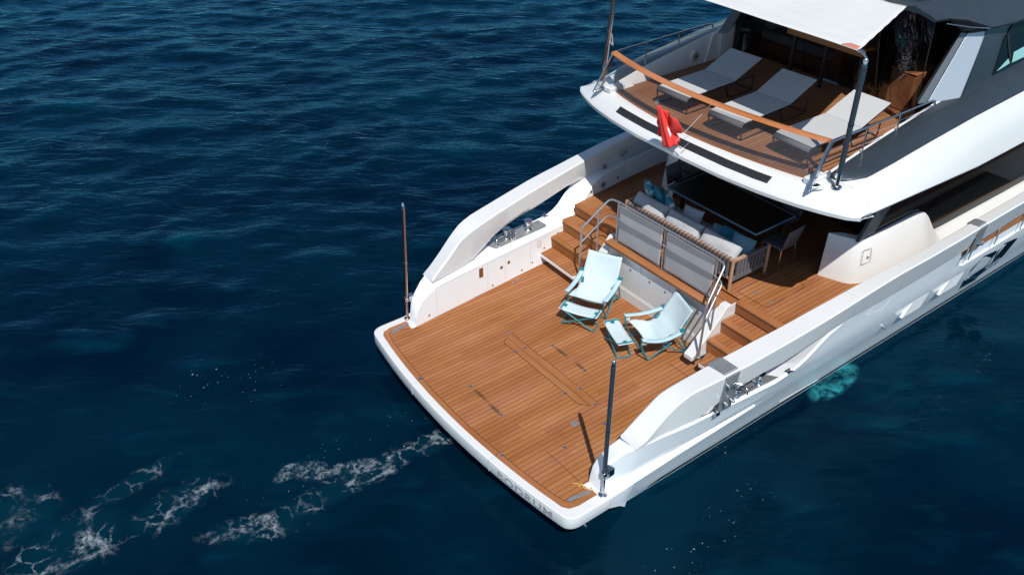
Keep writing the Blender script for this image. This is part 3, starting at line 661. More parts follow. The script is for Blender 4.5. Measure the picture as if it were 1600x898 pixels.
for x, y in ((4.84, -1.66), (4.84, -2.0)): MB().lathe((x, y+.02), [(.035, 1.712), (.035, 1.719), (.02, 1.719)], 16).build('hatch_lift_ring', BRUSH, Y)
MB().box(4.35, 8.6, -3.0, 3.0, .9, 1.59).build('hull_core', BLACK, Y, smooth=False)

# bulwark fittings inside, port side aft of the house
for x, z, wd in ((5.25, 2.30, .14), (5.25, 1.86, .12)):
    MB().box(x-wd/2, x+wd/2, wall_xy(x)-.014, wall_xy(x)+.02, z-.06, z+.05).build('deck_light', BRUSH, Y, bev=.006)
MB().tube([(5.78, wall_xy(5.8)-.03, 2.38), (5.98, wall_xy(6)-.03, 2.42)], .035, 12).build('hose_reel', BRUSH, Y)
MB().tube([(5.25, wall_xy(5.25)-.001, 1.75), (5.25, wall_xy(5.25)-.001, 2.45)], .004, 5).tube([(5.95, wall_xy(5.95)-.001, 1.75), (5.95, wall_xy(5.95)-.001, 2.5)], .004, 5).build('locker_joint', SEAM, Y)
for x, z in ((4.85, 1.83), (5.75, 1.85)): MB().tube([(x, wall_xy(x)+.01, z), (x, wall_xy(x)-.01, z)], .025, 14).build('locker_catch', DARKGREY, Y)

# ---- deckhouse: low white side mouldings
ZW = [(6.2, 2.62), (8.35, 2.60), (8.6, 2.54), (8.75, 2.42), (9.15, 1.97), (9.3, 1.88), (9.6, 1.86), (15, 1.86)]
def house():
    rings = []
    for x, yin, yout in ((6.27, 1.93, 1.97), (6.33, 1.95, 2.12), (6.43, 2.0, 2.36), (6.52, 2.1, 2.47), (6.65, 2.25, 2.52), (6.9, 2.36, 2.555), (7.5, 2.42, 2.57), (8.35, 2.43, 2.575), (8.6, 2.43, 2.575), (8.75, 2.43, 2.575), (8.95, 2.43, 2.575), (9.15, 2.43, 2.575), (9.3, 2.43, 2.575), (9.6, 2.43, 2.575), (12, 2.43, 2.575), (15, 2.4, 2.54)):
        z = itp(x, ZW); rings.append([(x, yin, 1.70), (x+(.02 if x < 6.4 else 0), yout+itp(x, [(6.5, .03), (7.2, .13)]), 1.70), (x+(.05 if x < 6.6 else 0), yout-.04, z-.03), (x+(.06 if x < 6.6 else 0), yout-.07, z), (x+(.05 if x < 6.6 else 0), yin+.0, z)])
    return MB().loft(rings)
both(house, 'deckhouse_moulding', CREAM, ang=45)
m = MB().tube([(6.62, -2.55, 2.12), (6.62, -2.525, 2.42), (6.83, -2.56, 2.42), (6.85, -2.58, 2.12), (6.62, -2.55, 2.12)], .0035, 6, fil=.03)
m.build('access_hatch', DARKGREY, Y); MB().tube([(6.76, -2.50, 2.25), (6.76, -2.585, 2.25)], .018, 10).build('hatch_latch', STEEL, Y)
MB().box(8.3, 8.48, -2.60, -2.55, 2.02, 2.05).build('door_pull', DARKGREY, Y, smooth=False)
def sideglass():
    rings = []
    return MB().prism([(6.62, 2.40, 2.6), (8.3, 2.40, 2.58), (8.62, 2.40, 2.4), (9.15, 2.40, 1.9), (9.4, 2.40, 1.84), (15, 2.40, 1.84), (15, 2.40, 4.0), (7.6, 2.40, 4.0)], (0, .025, 0))
both(sideglass, 'side_window', GLASS, smooth=False)
def mull():
    m = MB().prism([(6.50, 2.38, 2.60), (6.95, 2.38, 2.60), (8.1, 2.38, 4.0), (7.55, 2.38, 4.0)], (0, .06, 0)); return m
both(mull, 'slanted_mullion', mat('blue_grey_glass_post', (.055, .085, .10), .2, coat=.5), smooth=False)
# cockpit back wall and interior darkness
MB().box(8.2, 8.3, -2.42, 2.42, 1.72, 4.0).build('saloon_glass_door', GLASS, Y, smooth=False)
for y in (-1.6, -.8, 0, .8, 1.6): MB().box(8.16, 8.2, y-.03, y+.03, 1.72, 4.0).build('door_frame', DARKGREY, Y, smooth=False)

# ---- upper deck
def XA(y): # aft edge of the overhang in plan
    return itp(abs(y), [(0, 4.02), (1.0, 4.04), (1.7, 4.11), (2.4, 4.25), (2.9, 4.42), (3.2, 4.56), (3.36, 4.70)])
def upper_aft():
    ys = [-3.36, -3.3, -3.2, -3.0, -2.8, -2.5, -2.2, -1.8, -1.4, -1, -.5, 0, .5, 1, 1.4, 1.8, 2.2, 2.5, 2.8, 3.0, 3.2, 3.3, 3.36]
    def top(x, y):
        a = abs(y); d = x-XA(y); e = itp(a, [(0, 4.17), (3.36, 4.165)])
        mid = itp(a, [(0, 4.40), (2.3, 4.40), (2.6, 4.43), (2.92, 4.425), (3.02, 4.375), (3.30, 4.235), (3.36, 4.165)])
        wd = itp(a, [(0, .38), (2.4, .36), (2.8, .40), (3.36, .5)]); q = min(1, max(0, d)/wd); return e+(mid-e)*(1-(1-q)**(1.5 if a < 2.3 else 1.15))
    rings = []
    for y in ys:
        xa = XA(y); xs = [xa, xa+.02, xa+.06, xa+.12, xa+.2, xa+.28, xa+.38, xa+.5, 5.0, 5.2]
        xs = [max(a, xa+.001*i) for i, a in enumerate(xs)]; xs.sort()
        up = [(x, y, top(x, y)+(.0 if i else -.012)) for i, x in enumerate(xs)]
        ea = itp(abs(y), [(0, .16), (3.0, .16), (3.36, .04)])
        k = .9 if abs(y) > 3.3 else 1
        dn = [(5.2, y*k, 4.0), (xa+.55, y*k, 3.985), (xa+.22, y*.98, 4.03), (xa+.01, y, top(xa, y)-.075)]
        rings.append(up+dn)
    return MB().loft(rings)
upper_aft().build('upper_deck_moulding', WHITE, Y, ang=28)
ZG = [(4.9, 4.40), (5.1, 4.46), (5.4, 4.53), (5.9, 4.60), (6.74, 4.70), (8.13, 4.84), (9.8, 4.95), (13, 5.1), (16, 5.2)]
ZC = [(4.9, 4.50), (5.1, 4.54), (5.4, 4.61), (5.66, 4.66), (6.17, 4.75), (6.8, 4.85), (7.5, 4.96), (8.4, 5.06), (9.8, 5.20), (13, 5.35), (16, 5.4)]
ZO = [(4.6, 4.17), (5.8, 4.12), (7.2, 4.06), (8.2, 4.02), (9.8, 4.06), (13, 4.2), (16, 4.3)]
XU = [5.0, 5.2, 5.4, 5.9, 6.4, 7, 7.5, 8.2, 9, 9.8, 11, 13, 16]
def upper_side():
    rings = []
    for x in XU:
        k = 1 if x < 12 else .985; zo, zg, zc = itp(x, ZO), itp(x, ZG), itp(x, ZC); yg = itp(x, [(5, 2.92), (5.6, 3.0), (8, 3.04), (13, 3.1)])
        rings.append([(x, 2.0, 3.96), (x, 3.20*k, 3.96), (x, 3.355*k, zo-.03), (x, 3.37*k, zo), (x, 3.30*k, zo+(zg-zo)*.30), (x, (yg+.10)*k, zo+(zg-zo)*.82), (x, yg*k, zg), (x, 2.50*k, zg-.02), (x, 2.49*k, 4.30), (x, 2.0, 4.30)])
    return MB().loft(rings)
both(upper_side, 'upper_deck_side', WHITE, ang=38)
def grey_side():
    rings = []
    for x in [4.98, 5.05, 5.15, 5.3] + XU[2:]:
        t = min(1, (x-4.96)/.35); zg, zc = itp(x, ZG), itp(x, ZC); yg = itp(x, [(5, 2.92), (5.6, 3.0), (8, 3.04), (13, 3.1)]); yo = 2.56+(yg-2.56)*(t**.5)
        rings.append([(x, yo+.004, zg-.05), (x, yo+.006, zg+.012), (x, 2.56+(yo-2.56)*.82, zg+(zc-zg)*.30+.03*t), (x, 2.56+(yo-2.56)*.50, zg+(zc-zg)*.42+.035*t), (x, 2.56+(yo-2.56)*.22, zg+(zc-zg)*.85+.02), (x, 2.56, zc), (x, 2.52, zc+.004), (x, 2.50, zg-.05)])
    return MB().loft(rings)
both(grey_side, 'grey_side_fairing', GREYP, ang=42)
def coaming():
    rings = []
    for x in [4.9, 4.97, 5.05, 5.2, 5.4, 5.66, 6.17, 6.8, 7.5, 8.4, 9.0]:
        zc = itp(x, ZC)+.006; rings.append([(x, 2.37, 4.35), (x, 2.515, 4.35), (x, 2.515, zc-.02), (x, 2.50, zc), (x, 2.47, zc), (x, 2.455, zc-.02)])
    return MB().loft(rings)
both(coaming, 'white_coaming', CREAM, ang=40)
both(lambda: MB().box(4.55, 4.95, 2.30, 2.50, 4.38, 4.50), 'coaming_end', WHITE, bev=.03, seg=3)
# upper teak
ut = [(4.38+.060*y*y*(.95), y) for y in (-2.36, -2.0, -1.5, -1, -.5, 0, .5, 1, 1.5, 2.0, 2.36)]
MB().prism([(x, y, 4.385) for x, y in ut][::-1] + [(13, -2.40, 4.385)][::-1] + [(13, 2.40, 4.385)], (0, 0, .022)).build('upper_deck_planking', TEAK_UP, Y, smooth=False)
vm = MB()
for i in range(len(ut)-1):
    (x0, y0), (x1, y1) = ut[i], ut[i+1]
    vm.hexa([(x0+.0, y0, 4.4075), (x1+.0, y1, 4.4075), (x1+.10, y1, 4.4075), (x0+.10, y0, 4.4075)], [(x0, y0, 4.414), (x1, y1, 4.414), (x1+.10, y1, 4.414), (x0+.10, y0, 4.414)])
vm.build('margin_board', TEAK_X, Y, smooth=False)
# vent grille sunk in the white aft edge
vg = MB(); yy = np.linspace(-1.85, 1.80, 14)
gx = lambda y: XA(y)+.115; gz = lambda x, y: 4.17+.23*(1-(1-min(1, (x-XA(y))/.37))**1.5)+.002
for y0, y1 in zip(yy[:-1], yy[1:]):
    q = [(gx(y0), y0), (gx(y1), y1), (gx(y1)+.115, y1), (gx(y0)+.115, y0)]
    vg.hexa([(x, y, gz(x, y)-.01) for x, y in q], [(x, y, gz(x, y)+.008) for x, y in q])
gr_ = vg.build('vent_grille', DARKGREY, Y, smooth=False)
m = MB()
for y in np.arange(-1.8, 1.78, .05): m.hexa([(gx(y)+.01, y, gz(gx(y), y)+.006), (gx(y)+.105, y, gz(gx(y)+.105, y)+.006), (gx(y)+.105, y+.012, gz(gx(y)+.105, y)+.006), (gx(y)+.01, y+.012, gz(gx(y), y)+.006)], [(gx(y)+.01, y, gz(gx(y), y)+.013), (gx(y)+.105, y, gz(gx(y)+.105, y)+.013), (gx(y)+.105, y+.012, gz(gx(y)+.105, y)+.013), (gx(y)+.01, y+.012, gz(gx(y), y)+.013)])
tag(m.build('grille_slats', BLACK, gr_, smooth=False))

# ceiling and soffit of the cockpit
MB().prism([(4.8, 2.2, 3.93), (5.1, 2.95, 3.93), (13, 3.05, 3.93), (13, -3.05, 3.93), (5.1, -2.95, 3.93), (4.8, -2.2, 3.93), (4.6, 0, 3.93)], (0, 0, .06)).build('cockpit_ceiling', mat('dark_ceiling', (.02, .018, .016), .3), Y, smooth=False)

# upper rails
RA = [(4.86, 5.118), (7.6, 5.14)]
def flatbar():   # raking flat stanchion at the aft corners
    return MB().prism([(4.33, 2.55, 4.40), (4.45, 2.53, 4.41), (4.84, 2.50, 5.10), (4.76, 2.50, 5.13)], (0, .04, 0))
both(flatbar, 'raking_stanchion', STEEL, bev=.006)
def siderail():
    m = MB(); m.tube([(4.78, 2.525, 5.118), (7.45, 2.56, 5.135), (7.62, 2.56, 5.12), (7.64, 2.56, 5.02)], .020, 10, fil=.08)
    for z in (4.80, 4.96): m.tube([(4.72, 2.53, z+.0), (6.2 if z < 4.9 else 7.6, 2.56, z+.06)], .006, 6)
    for x in (5.70, 6.62): m.tube([(x, 2.555, 5.125), (x, 2.545, itp(x, ZC)-.02)], .014, 8); 
    return m
both(siderail, 'upper_side_rail', STEEL)
both(lambda: MB().box(4.38, 4.62, 2.52, 2.60, 4.42, 4.45).tube([(4.42, 2.55, 4.44), (4.6, 2.7, 4.46)], .014, 8), 'stanchion_foot', STEEL, bev=.004)
# curved teak top rail across the stern: 1 board, oval section
rings = []
for y in np.linspace(2.49, -2.49, 33):
    x = 4.76-.45*(1-(y/2.49)**2); z = 5.135+.065*(1-(y/2.49)**2)
    rings.append([(x-.085, y, z-.012), (x-.07, y, z+.012), (x, y, z+.024), (x+.07, y, z+.012), (x+.085, y, z-.012), (x, y, z-.022)])
MB().loft(rings).build('teak_top_rail', RAILWOOD, Y, ang=60)
def screen():
    v = []; ny, nz = 40, 6
    for j in range(nz+1):
        for i in range(ny+1):
            y = 2.42-4.84*i/ny; b_ = j/nz; xt_ = 4.75-.44*(1-(y/2.49)**2); xb = 4.42+.052*y*y-.02
            v.append((xb+(xt_-xb)*b_, y, 4.42+(5.11-4.42)*b_))
    return MB().add(v, [(j*(ny+1)+i, j*(ny+1)+i+1, (j+1)*(ny+1)+i+1, (j+1)*(ny+1)+i) for j in range(nz) for i in range(ny)])
screen().build('see_through_screen', MESHY, Y, recalc=False)

# ---- poles
def pole(x, y, z0, z1, top=(0, 0), dark=True, rad=.038, bracket=True, name='sun_awning_pole'):
    P = lambda z: (x+top[0]*(z-z0)/(z1-z0), y+top[1]*(z-z0)/(z1-z0), z)
    zs = z0+.46 if bracket else z0+.25
    o = MB().tube([P(z0), P(zs)], rad*.8, 14).lathe((x, y), [(rad*1.9, z0-.006), (rad*1.9, z0+.012), (rad*1.3, z0+.03)], 20).build(name, STEEL if dark else COPPER, Y)
    MB().tube([P(zs), P(z1-.12)], [rad]*2, 14).build('pole_tube', DARKPOLE if dark else COPPER, o)
    MB().tube([P(z1-.12), P(z1-.02), P(z1)], [rad*.8, rad*.8, rad*.3], 14).build('pole_cap', STEEL, o)
    MB().tube([P(z0+(z1-z0)*.5), P(z0+(z1-z0)*.5+.03)], rad*1.12, 14).build('pole_ring', STEEL, o)
    if bracket:
        s = 1 if y > 0 else -1
        MB().tube([P(zs-.04), P(zs+.04)], rad*1.35, 14).box(x, x+.10, y-s*.0-.03, y-s*.0+.03, zs-.03, zs+.03).box(x+.05, x+.16, y-.06, y+.06, zs-.07, zs+.07).build('pole_bracket', STEEL, o, bev=.006)
    return o
pole(0, -2.895, .605, 3.30)
pole(0, 2.905, .605, 3.19, dark=False, rad=.034, top=(.08, -.02))
pole(4.79, -2.78, 4.43, 6.55, rad=.044, bracket=False)
pole(4.74, 2.80, 4.43, 6.52, top=(.12, -.15), dark=False, rad=.040, bracket=False)

# white fin at the upper port corner and loops
# ---- upper superstructure
def pillar():
    return MB().hexa([(7.68, 2.40, 5.0), (8.25, 2.66, 5.0), (8.5, 2.60, 5.0), (7.9, 2.30, 5.0)], [(8.52, 2.34, 6.05), (9.0, 2.44, 6.03), (9.2, 2.40, 6.03), (8.75, 2.25, 6.05)])
both(pillar, 'raked_pillar', SILVER, bev=.012, seg=2)
both(lambda: MB().hexa([(7.52, 2.32, 5.0), (7.675, 2.39, 5.0), (7.88, 2.29, 5.0), (7.7, 2.2, 5.0)], [(8.42, 2.28, 6.07), (8.512, 2.33, 6.05), (8.72, 2.24, 6.05), (8.6, 2.18, 6.07)]), 'pillar_inner_edge', PILL, smooth=False)
def upwall():
    rings = []
    for x0, x1 in ((8.32, 9.02), (8.6, 9.2), (9.6, 9.9), (11, 11), (13, 13), (16, 16)):
        zc = itp(x0, ZC); rings.append([(x0, 2.45, zc-.25), (x0, 2.69, zc-.25), (x0, 2.67, zc-.02), (x1, 2.43, 6.13), (x1, 2.2, 6.13)])
    return MB().loft(rings)
both(upwall, 'upper_house_side', GREYP, ang=30)
def upwin():   # window glass just proud of the sloped side
    def S(x, t): zc = itp(x, ZC); return (x, 2.678+(2.438-2.678)*t, (zc-.02)+(6.13-zc+.02)*t)
    return MB().prism([S(9.25, .10), S(9.55, .66), S(9.85, .90), S(13, .90), S(13, .12)], (0, .012, .003))
both(upwin, 'upper_side_window', GLASS, smooth=False)
def S(x, t, e=.018): zc = itp(x, ZC); return (x, -(2.678+(2.438-2.678)*t+e), (zc-.02)+(6.13-zc+.02)*t+e*.2)
MB().prism([S(9.36, .14), S(9.72, .26), S(9.78, .16)], (0, .004, 0)).prism([S(9.86, .15), S(9.90, .33), S(12.5, .50), S(12.5, .15)], (0, .004, 0)).build('turquoise_pane', mat('pale_turquoise_pane', (.25, .50, .50), .5), Y, smooth=False)  # flat turquoise panels laid over the window glass
MB().prism([S(9.78, .12, .02), S(9.62, .72, .02), S(9.68, .74, .02), S(9.84, .12, .02)], (0, .004, 0)).build('window_mullion', BLACK, Y, smooth=False)
# roof
def roof():
    rings = []
    for x in (7.62, 7.70, 7.9, 8.3, 8.9, 9.5, 11, 13, 16):
        e = 2.18+min(1, (x-7.6)/1.6)*.46; zt = 6.56+.02*min(1, x-7.6); ze = 6.42-(.27*min(1, max(0, (x-8.1)/.8)))
        half = [(x, 0, 6.46), (x, e-.30, 6.44), (x, e-.02, ze-.05), (x, e, ze-.01), (x, e-.06, ze+.03), (x, e-.36, zt-.03), (x, e-.42, zt), (x, 0, zt+.05)]
        ring = half[1:7]; rings.append([(x, 0, zt+.05 if x > 7.65 else zt)] + [(a, -b, c) for a, b, c in ring[::-1]] + [(x, 0, 6.44)] + ring)
    return MB().loft(rings)
roof().build('hardtop_roof', GREYP, Y, ang=30)
MB().prism([(8.05, -1.76, 6.607), (15, -2.05, 6.615), (15, 0, 6.65), (7.85, 0, 6.645), (7.85, -1.68, 6.607)][::-1], (0, 0, .012)).build('roof_panel', mat('matte_grey_roof', (.15, .165, .18), .7, noise=(8, .1)), Y, smooth=False)
MB().tube([(8.02, -1.775, 6.606), (15, -2.06, 6.61)], .012, 6).build('roof_trim', STEEL, Y)
MB().prism([(7.9, -2.30, 6.40), (8.4, -2.48, 6.26), (8.92, -2.56, 6.12), (8.3, -2.36, 6.14)], (0, .05, .0)).build('roof_wing_underside', BLACK, Y, smooth=False)
MB().tube([(7.86, -2.28, 6.33), (8.35, -2.45, 6.22), (8.85, -2.55, 6.13)], .010, 6).build('roof_wing_trim', STEEL, Y)
def portpost():
    return MB().hexa([(7.62, 2.44, 4.95), (7.95, 2.60, 4.95), (8.0, 2.52, 4.95), (7.7, 2.36, 4.95)], [(8.6, 2.30, 6.2), (9.0, 2.42, 6.2), (9.05, 2.35, 6.2), (8.7, 2.2, 6.2)])

# awning track + enclosure of clear vinyl
for (a, b_) in (((8.52, 2.28), (8.52, .75)), ((8.52, .75), (8.52, -.45)), ((8.52, -.45), (8.1, -1.2)), ((8.1, -1.2), (7.95, -2.1))):
    v = []; nn = 14
    for j in range(nn+1):
        for i in range(nn+1):
            t = i/nn; s_ = j/nn; x = a[0]+(b_[0]-a[0])*t-.55*s_*(1 if a[0] > 8.3 else .3); y = a[1]+(b_[1]-a[1])*t
            x += .05*math.sin(7*t+5*s_)*math.sin(math.pi*t)*(1 if a[1] < 0 else .15); v.append((x, y, 4.41+2.03*s_))
    MB().add(v, [(j*(nn+1)+i, j*(nn+1)+i+1, (j+1)*(nn+1)+i+1, (j+1)*(nn+1)+i) for j in range(nn) for i in range(nn)]).build('clear_vinyl_panel', VINYL, Y, recalc=False)
    MB().tube([(b_[0], b_[1], 4.41), (b_[0]-.55*(1 if a[0] > 8.3 else .3), b_[1], 6.44)], .012, 6).build('vinyl_zip', BLACK, Y)
MB().box(8.1, 8.25, 2.2, 2.34, 4.41, 5.6).build('black_post', BLACK, Y, bev=.01)
MB().tube([(8.12, 2.2, 5.0), (8.22, 2.02, 5.0)], .07, 16).build('winch_drum', BLACK, Y)
# white brace, speaker and locker door on the port coaming
MB().hexa([(7.30, 2.36, 4.41), (7.38, 2.36, 4.41), (7.38, 2.44, 4.41), (7.30, 2.44, 4.41)], [(7.50, 2.40, 4.97), (7.63, 2.40, 4.97), (7.63, 2.46, 4.97), (7.50, 2.46, 4.97)]).build('coaming_brace', WHITE, Y, bev=.01)
dsp = MB().tube([(7.0, 2.45, 4.60), (7.0, 2.375, 4.60)], .125, 28).build('deck_speaker', CREAM, Y)
MB().tube([(7.0, 2.375, 4.60), (7.0, 2.367, 4.60)], .095, 28).build('speaker_grille', mat('speaker_grille', (.42, .38, .28), .8), dsp); MB().tube([(7.0, 2.367, 4.60), (7.0, 2.360, 4.60)], .03, 16).build('speaker_centre', DARKGREY, dsp)
MB().box(7.72, 7.92, 2.36, 2.44, 4.45, 4.90).build('locker_door', WHITE, Y, bev=.03)
MB().box(7.70, 9.4, 2.38, 2.46, 4.41, 5.05).build('white_coaming_inner', CREAM, Y, bev=.01)

# interior of the upper saloon
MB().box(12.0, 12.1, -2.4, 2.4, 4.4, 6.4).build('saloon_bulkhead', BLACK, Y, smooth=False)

# hull openings and fittings on the starboard side
def hullpatch(poly, name, m, e=.006, th=.02):
    return MB().prism([hullpt(x, z, e) for x, z in poly], (0, th, 0)).build(name, m, Y, smooth=False)
for poly in ([(7.24, 1.05), (7.50, 1.31), (8.06, 1.31), (7.84, 1.06)], [(8.50, 1.06), (8.76, 1.31), (9.32, 1.31), (9.10, 1.07)]):
    b4 = [Vector(hullpt(x, z, e)) for (x, z), e in zip(poly, (.09, .002, .002, .09))]; a4 = [v+Vector((0, .06, 0)) for v in b4]
    MB().hexa(a4, b4).build('sun_wedge', WHITE, Y, smooth=False)  # proud wedge shaped to catch the sun, standing in for a recess's lit sill
for poly, br in (([(10.11, .40), (9.684, 1.18), (9.869, 1.48), (10.431, 1.40), (10.70, .70), (10.75, .34)], 9.62), ([(10.82, .48), (10.874, .845), (10.60, 1.236), (10.64, 1.50), (11.209, 1.418), (11.226, .99), (11.30, .60)], 10.45)):
    o = hullpatch(poly, 'hull_window', GLASS, e=.008)
    m = MB().tube([hullpt(x, z-.01, .012) for x, z in (poly[0], poly[-1], poly[-2], poly[-3])], .014, 6)
    m.build('window_frame', STEEL, o); MB().tube([hullpt((poly[0][0]+poly[1][0])/2, (poly[0][1]+poly[1][1])/2, .012), hullpt((poly[-1][0]+poly[-2][0])/2, (poly[-1][1]+poly[-2][1])/2, .012)], .022, 6).build('window_bar', STEEL, o)
    m.tube([hullpt(*poly[-1], .015), hullpt((poly[1][0]+poly[-1][0])/2+.05, (poly[1][1]+poly[-1][1])/2+.03, .015)], .03, 6); hf = hullpt(6.80, 1.0, 0); MB().tube([hf, (hf[0], hf[1]-.06, hf[2]-.02)], .03, 12).build('hull_outlet', STEEL, Y)
MB().tube([hullpt(4.3, .26, .0), hullpt(5.75, .13, .0)], .006, 5).build('rubbing_strip', WHITE, Y)

MB().tube([(.1, -2.7, .10), (.42, -2.7, .08)], .07, 12).build('exhaust_outlet', BLACK, Y)
# teak capping in the side gate recess
MB().hexa([(8.66, -3.28, 1.90), (15, -3.28, 1.95), (15, -3.36, 1.95), (8.66, -3.36, 1.90)], [(8.66, -3.28, 2.02), (15, -3.28, 2.08), (15, -3.36, 2.08), (8.66, -3.36, 2.02)]).build('teak_capping', TEAK, Y, smooth=False)
for x in (8.95, 9.9, 10.9, 11.9): MB().tube([(x, -3.42, 1.78), (x+.12, -3.40, 2.3)], .014, 8).build('gate_stanchion', STEEL, Y)
MB().hexa([(8.75, -3.1, 4.62), (9.5, -3.04, 4.73), (13, -3.07, 4.95), (13, -3.13, 4.90)], [(8.78, -3.12, 4.63), (9.5, -3.06, 4.74), (13, -3.09, 4.96), (13, -3.15, 4.91)]).build('side_slot', GREYP, Y, smooth=False)

# ---- port of registry on the transom
def lettering():
    cu = bpy.data.curves.new('t', 'FONT'); cu.body = 'BODRUM'; cu.size = .205; cu.extrude = .004; cu.space_character = 1.18; cu.offset = .002
    o = bpy.data.objects.new('t', cu); COL.objects.link(o); bpy.context.view_layer.update()
    me = bpy.data.meshes.new_from_object(o.evaluated_get(bpy.context.evaluated_depsgraph_get()))
    bpy.data.objects.remove(o); bm = bmesh.new(); bm.from_mesh(me); bmesh.ops.subdivide_edges(bm, edges=[e for e in bm.edges if e.calc_length() > .05], cuts=3); 
    xs = [v.co.x for v in bm.verts]; x0, x1 = min(xs), max(xs)
    for v in bm.verts:
        t = (v.co.x-x0)/(x1-x0); y = -1.46-(2.66-1.46)*t; z = .415+v.co.y*.90; d = v.co.z
        v.co = Vector((xt(y)-.005-d, y, z))
    bm.to_mesh(me); bm.free(); me.materials.clear(); me.materials.append(GREYTXT)
    o = bpy.data.objects.new('lettering', me); COL.objects.link(o); o.parent = Y
lettering()

# ================================================================== UPPER DECK LOUNGERS
def strip(prof, w, th):   # prof: list of (x,z); a padded band of width w
    v = []; n = len(prof)
    for x, z in prof: v += [(x, -w/2, z), (x, w/2, z)]
    return MB().add(v, [(2*i, 2*i+1, 2*i+3, 2*i+2) for i in range(n-1)])
def make_lounger():
    t = empty('sun_lounger'); W_ = .76
    flat = [(.06, .335), (.10, .345), (.5, .345), (1.0, .342), (1.38, .335)]
    strip(flat, W_, 0).build('seat_sling', SLING, t, solid=.022, bev=.006)
    strip([(1.385, .337), (1.6, .42), (1.85, .51), (2.12, .605)], W_, 0).build('backrest', SLING, t, solid=.022, bev=.006)
    strip([(.06, .330), (.02, .318), (-.002, .30), (-.010, .28), (-.010, .255)], W_, 0).build('front_roll', SLING_D, t, solid=.012)
    for s in (-1, 1):
        m = MB().tube([(-.01, s*.36, .26), (.04, s*.36, .01), (.10, s*.36, .012), (.95, s*.36, .012)], .014, 8, fil=.05)
        m.build('leg', DARKGREY, t)
        m = MB().tube([(1.10, s*.36, .31), (1.25, s*.36, .012), (1.95, s*.36, .012), (1.98, s*.36, .30), (1.40, s*.36, .31)], .014, 8, fil=.05); m.build('leg', DARKGREY, t)
    m = MB()
    for s in (-1, 1):
        m.tube([(.0, s*.375, .30), (.06, s*.375, .325), (1.38, s*.375, .318)], .014, 8, fil=.03).tube([(1.39, s*.375, .325), (2.12, s*.375, .592)], .014, 8)
    m.tube([(2.12, -.375, .592), (2.12, .375, .592)], .014, 8).tube([(1.39, -.375, .325), (1.39, .375, .325)], .014, 8).tube([(.04, -.36, .012), (.04, .36, .012)], .014, 8).tube([(1.98, -.36, .012), (1.98, .36, .012)], .012, 8)
    m.tube([(1.75, -.3, .46), (1.6, -.3, .31)], .010, 6).tube([(1.75, .3, .46), (1.6, .3, .31)], .010, 6)
    m.build('frame', DARKGREY, t); return t
l0 = make_lounger()
lab = ['shaded grey sling sun lounger nearest the round speaker', 'shaded grey sling sun lounger in the middle of the three, behind the red flag', 'pale sunlit sling sun lounger nearest the dark awning pole and grey side']
for i, (x, y, a) in enumerate(((4.93, 1.04, .045), (4.86, -.33, .055), (5.02, -1.64, -.012))):
    o = l0 if i == 0 else copy_tree(l0)
    o.location = (x, y, 4.408); o.rotation_euler = (0, 0, a); tag(o, lab[i], 'sun lounger', 'sun loungers on the upper deck')

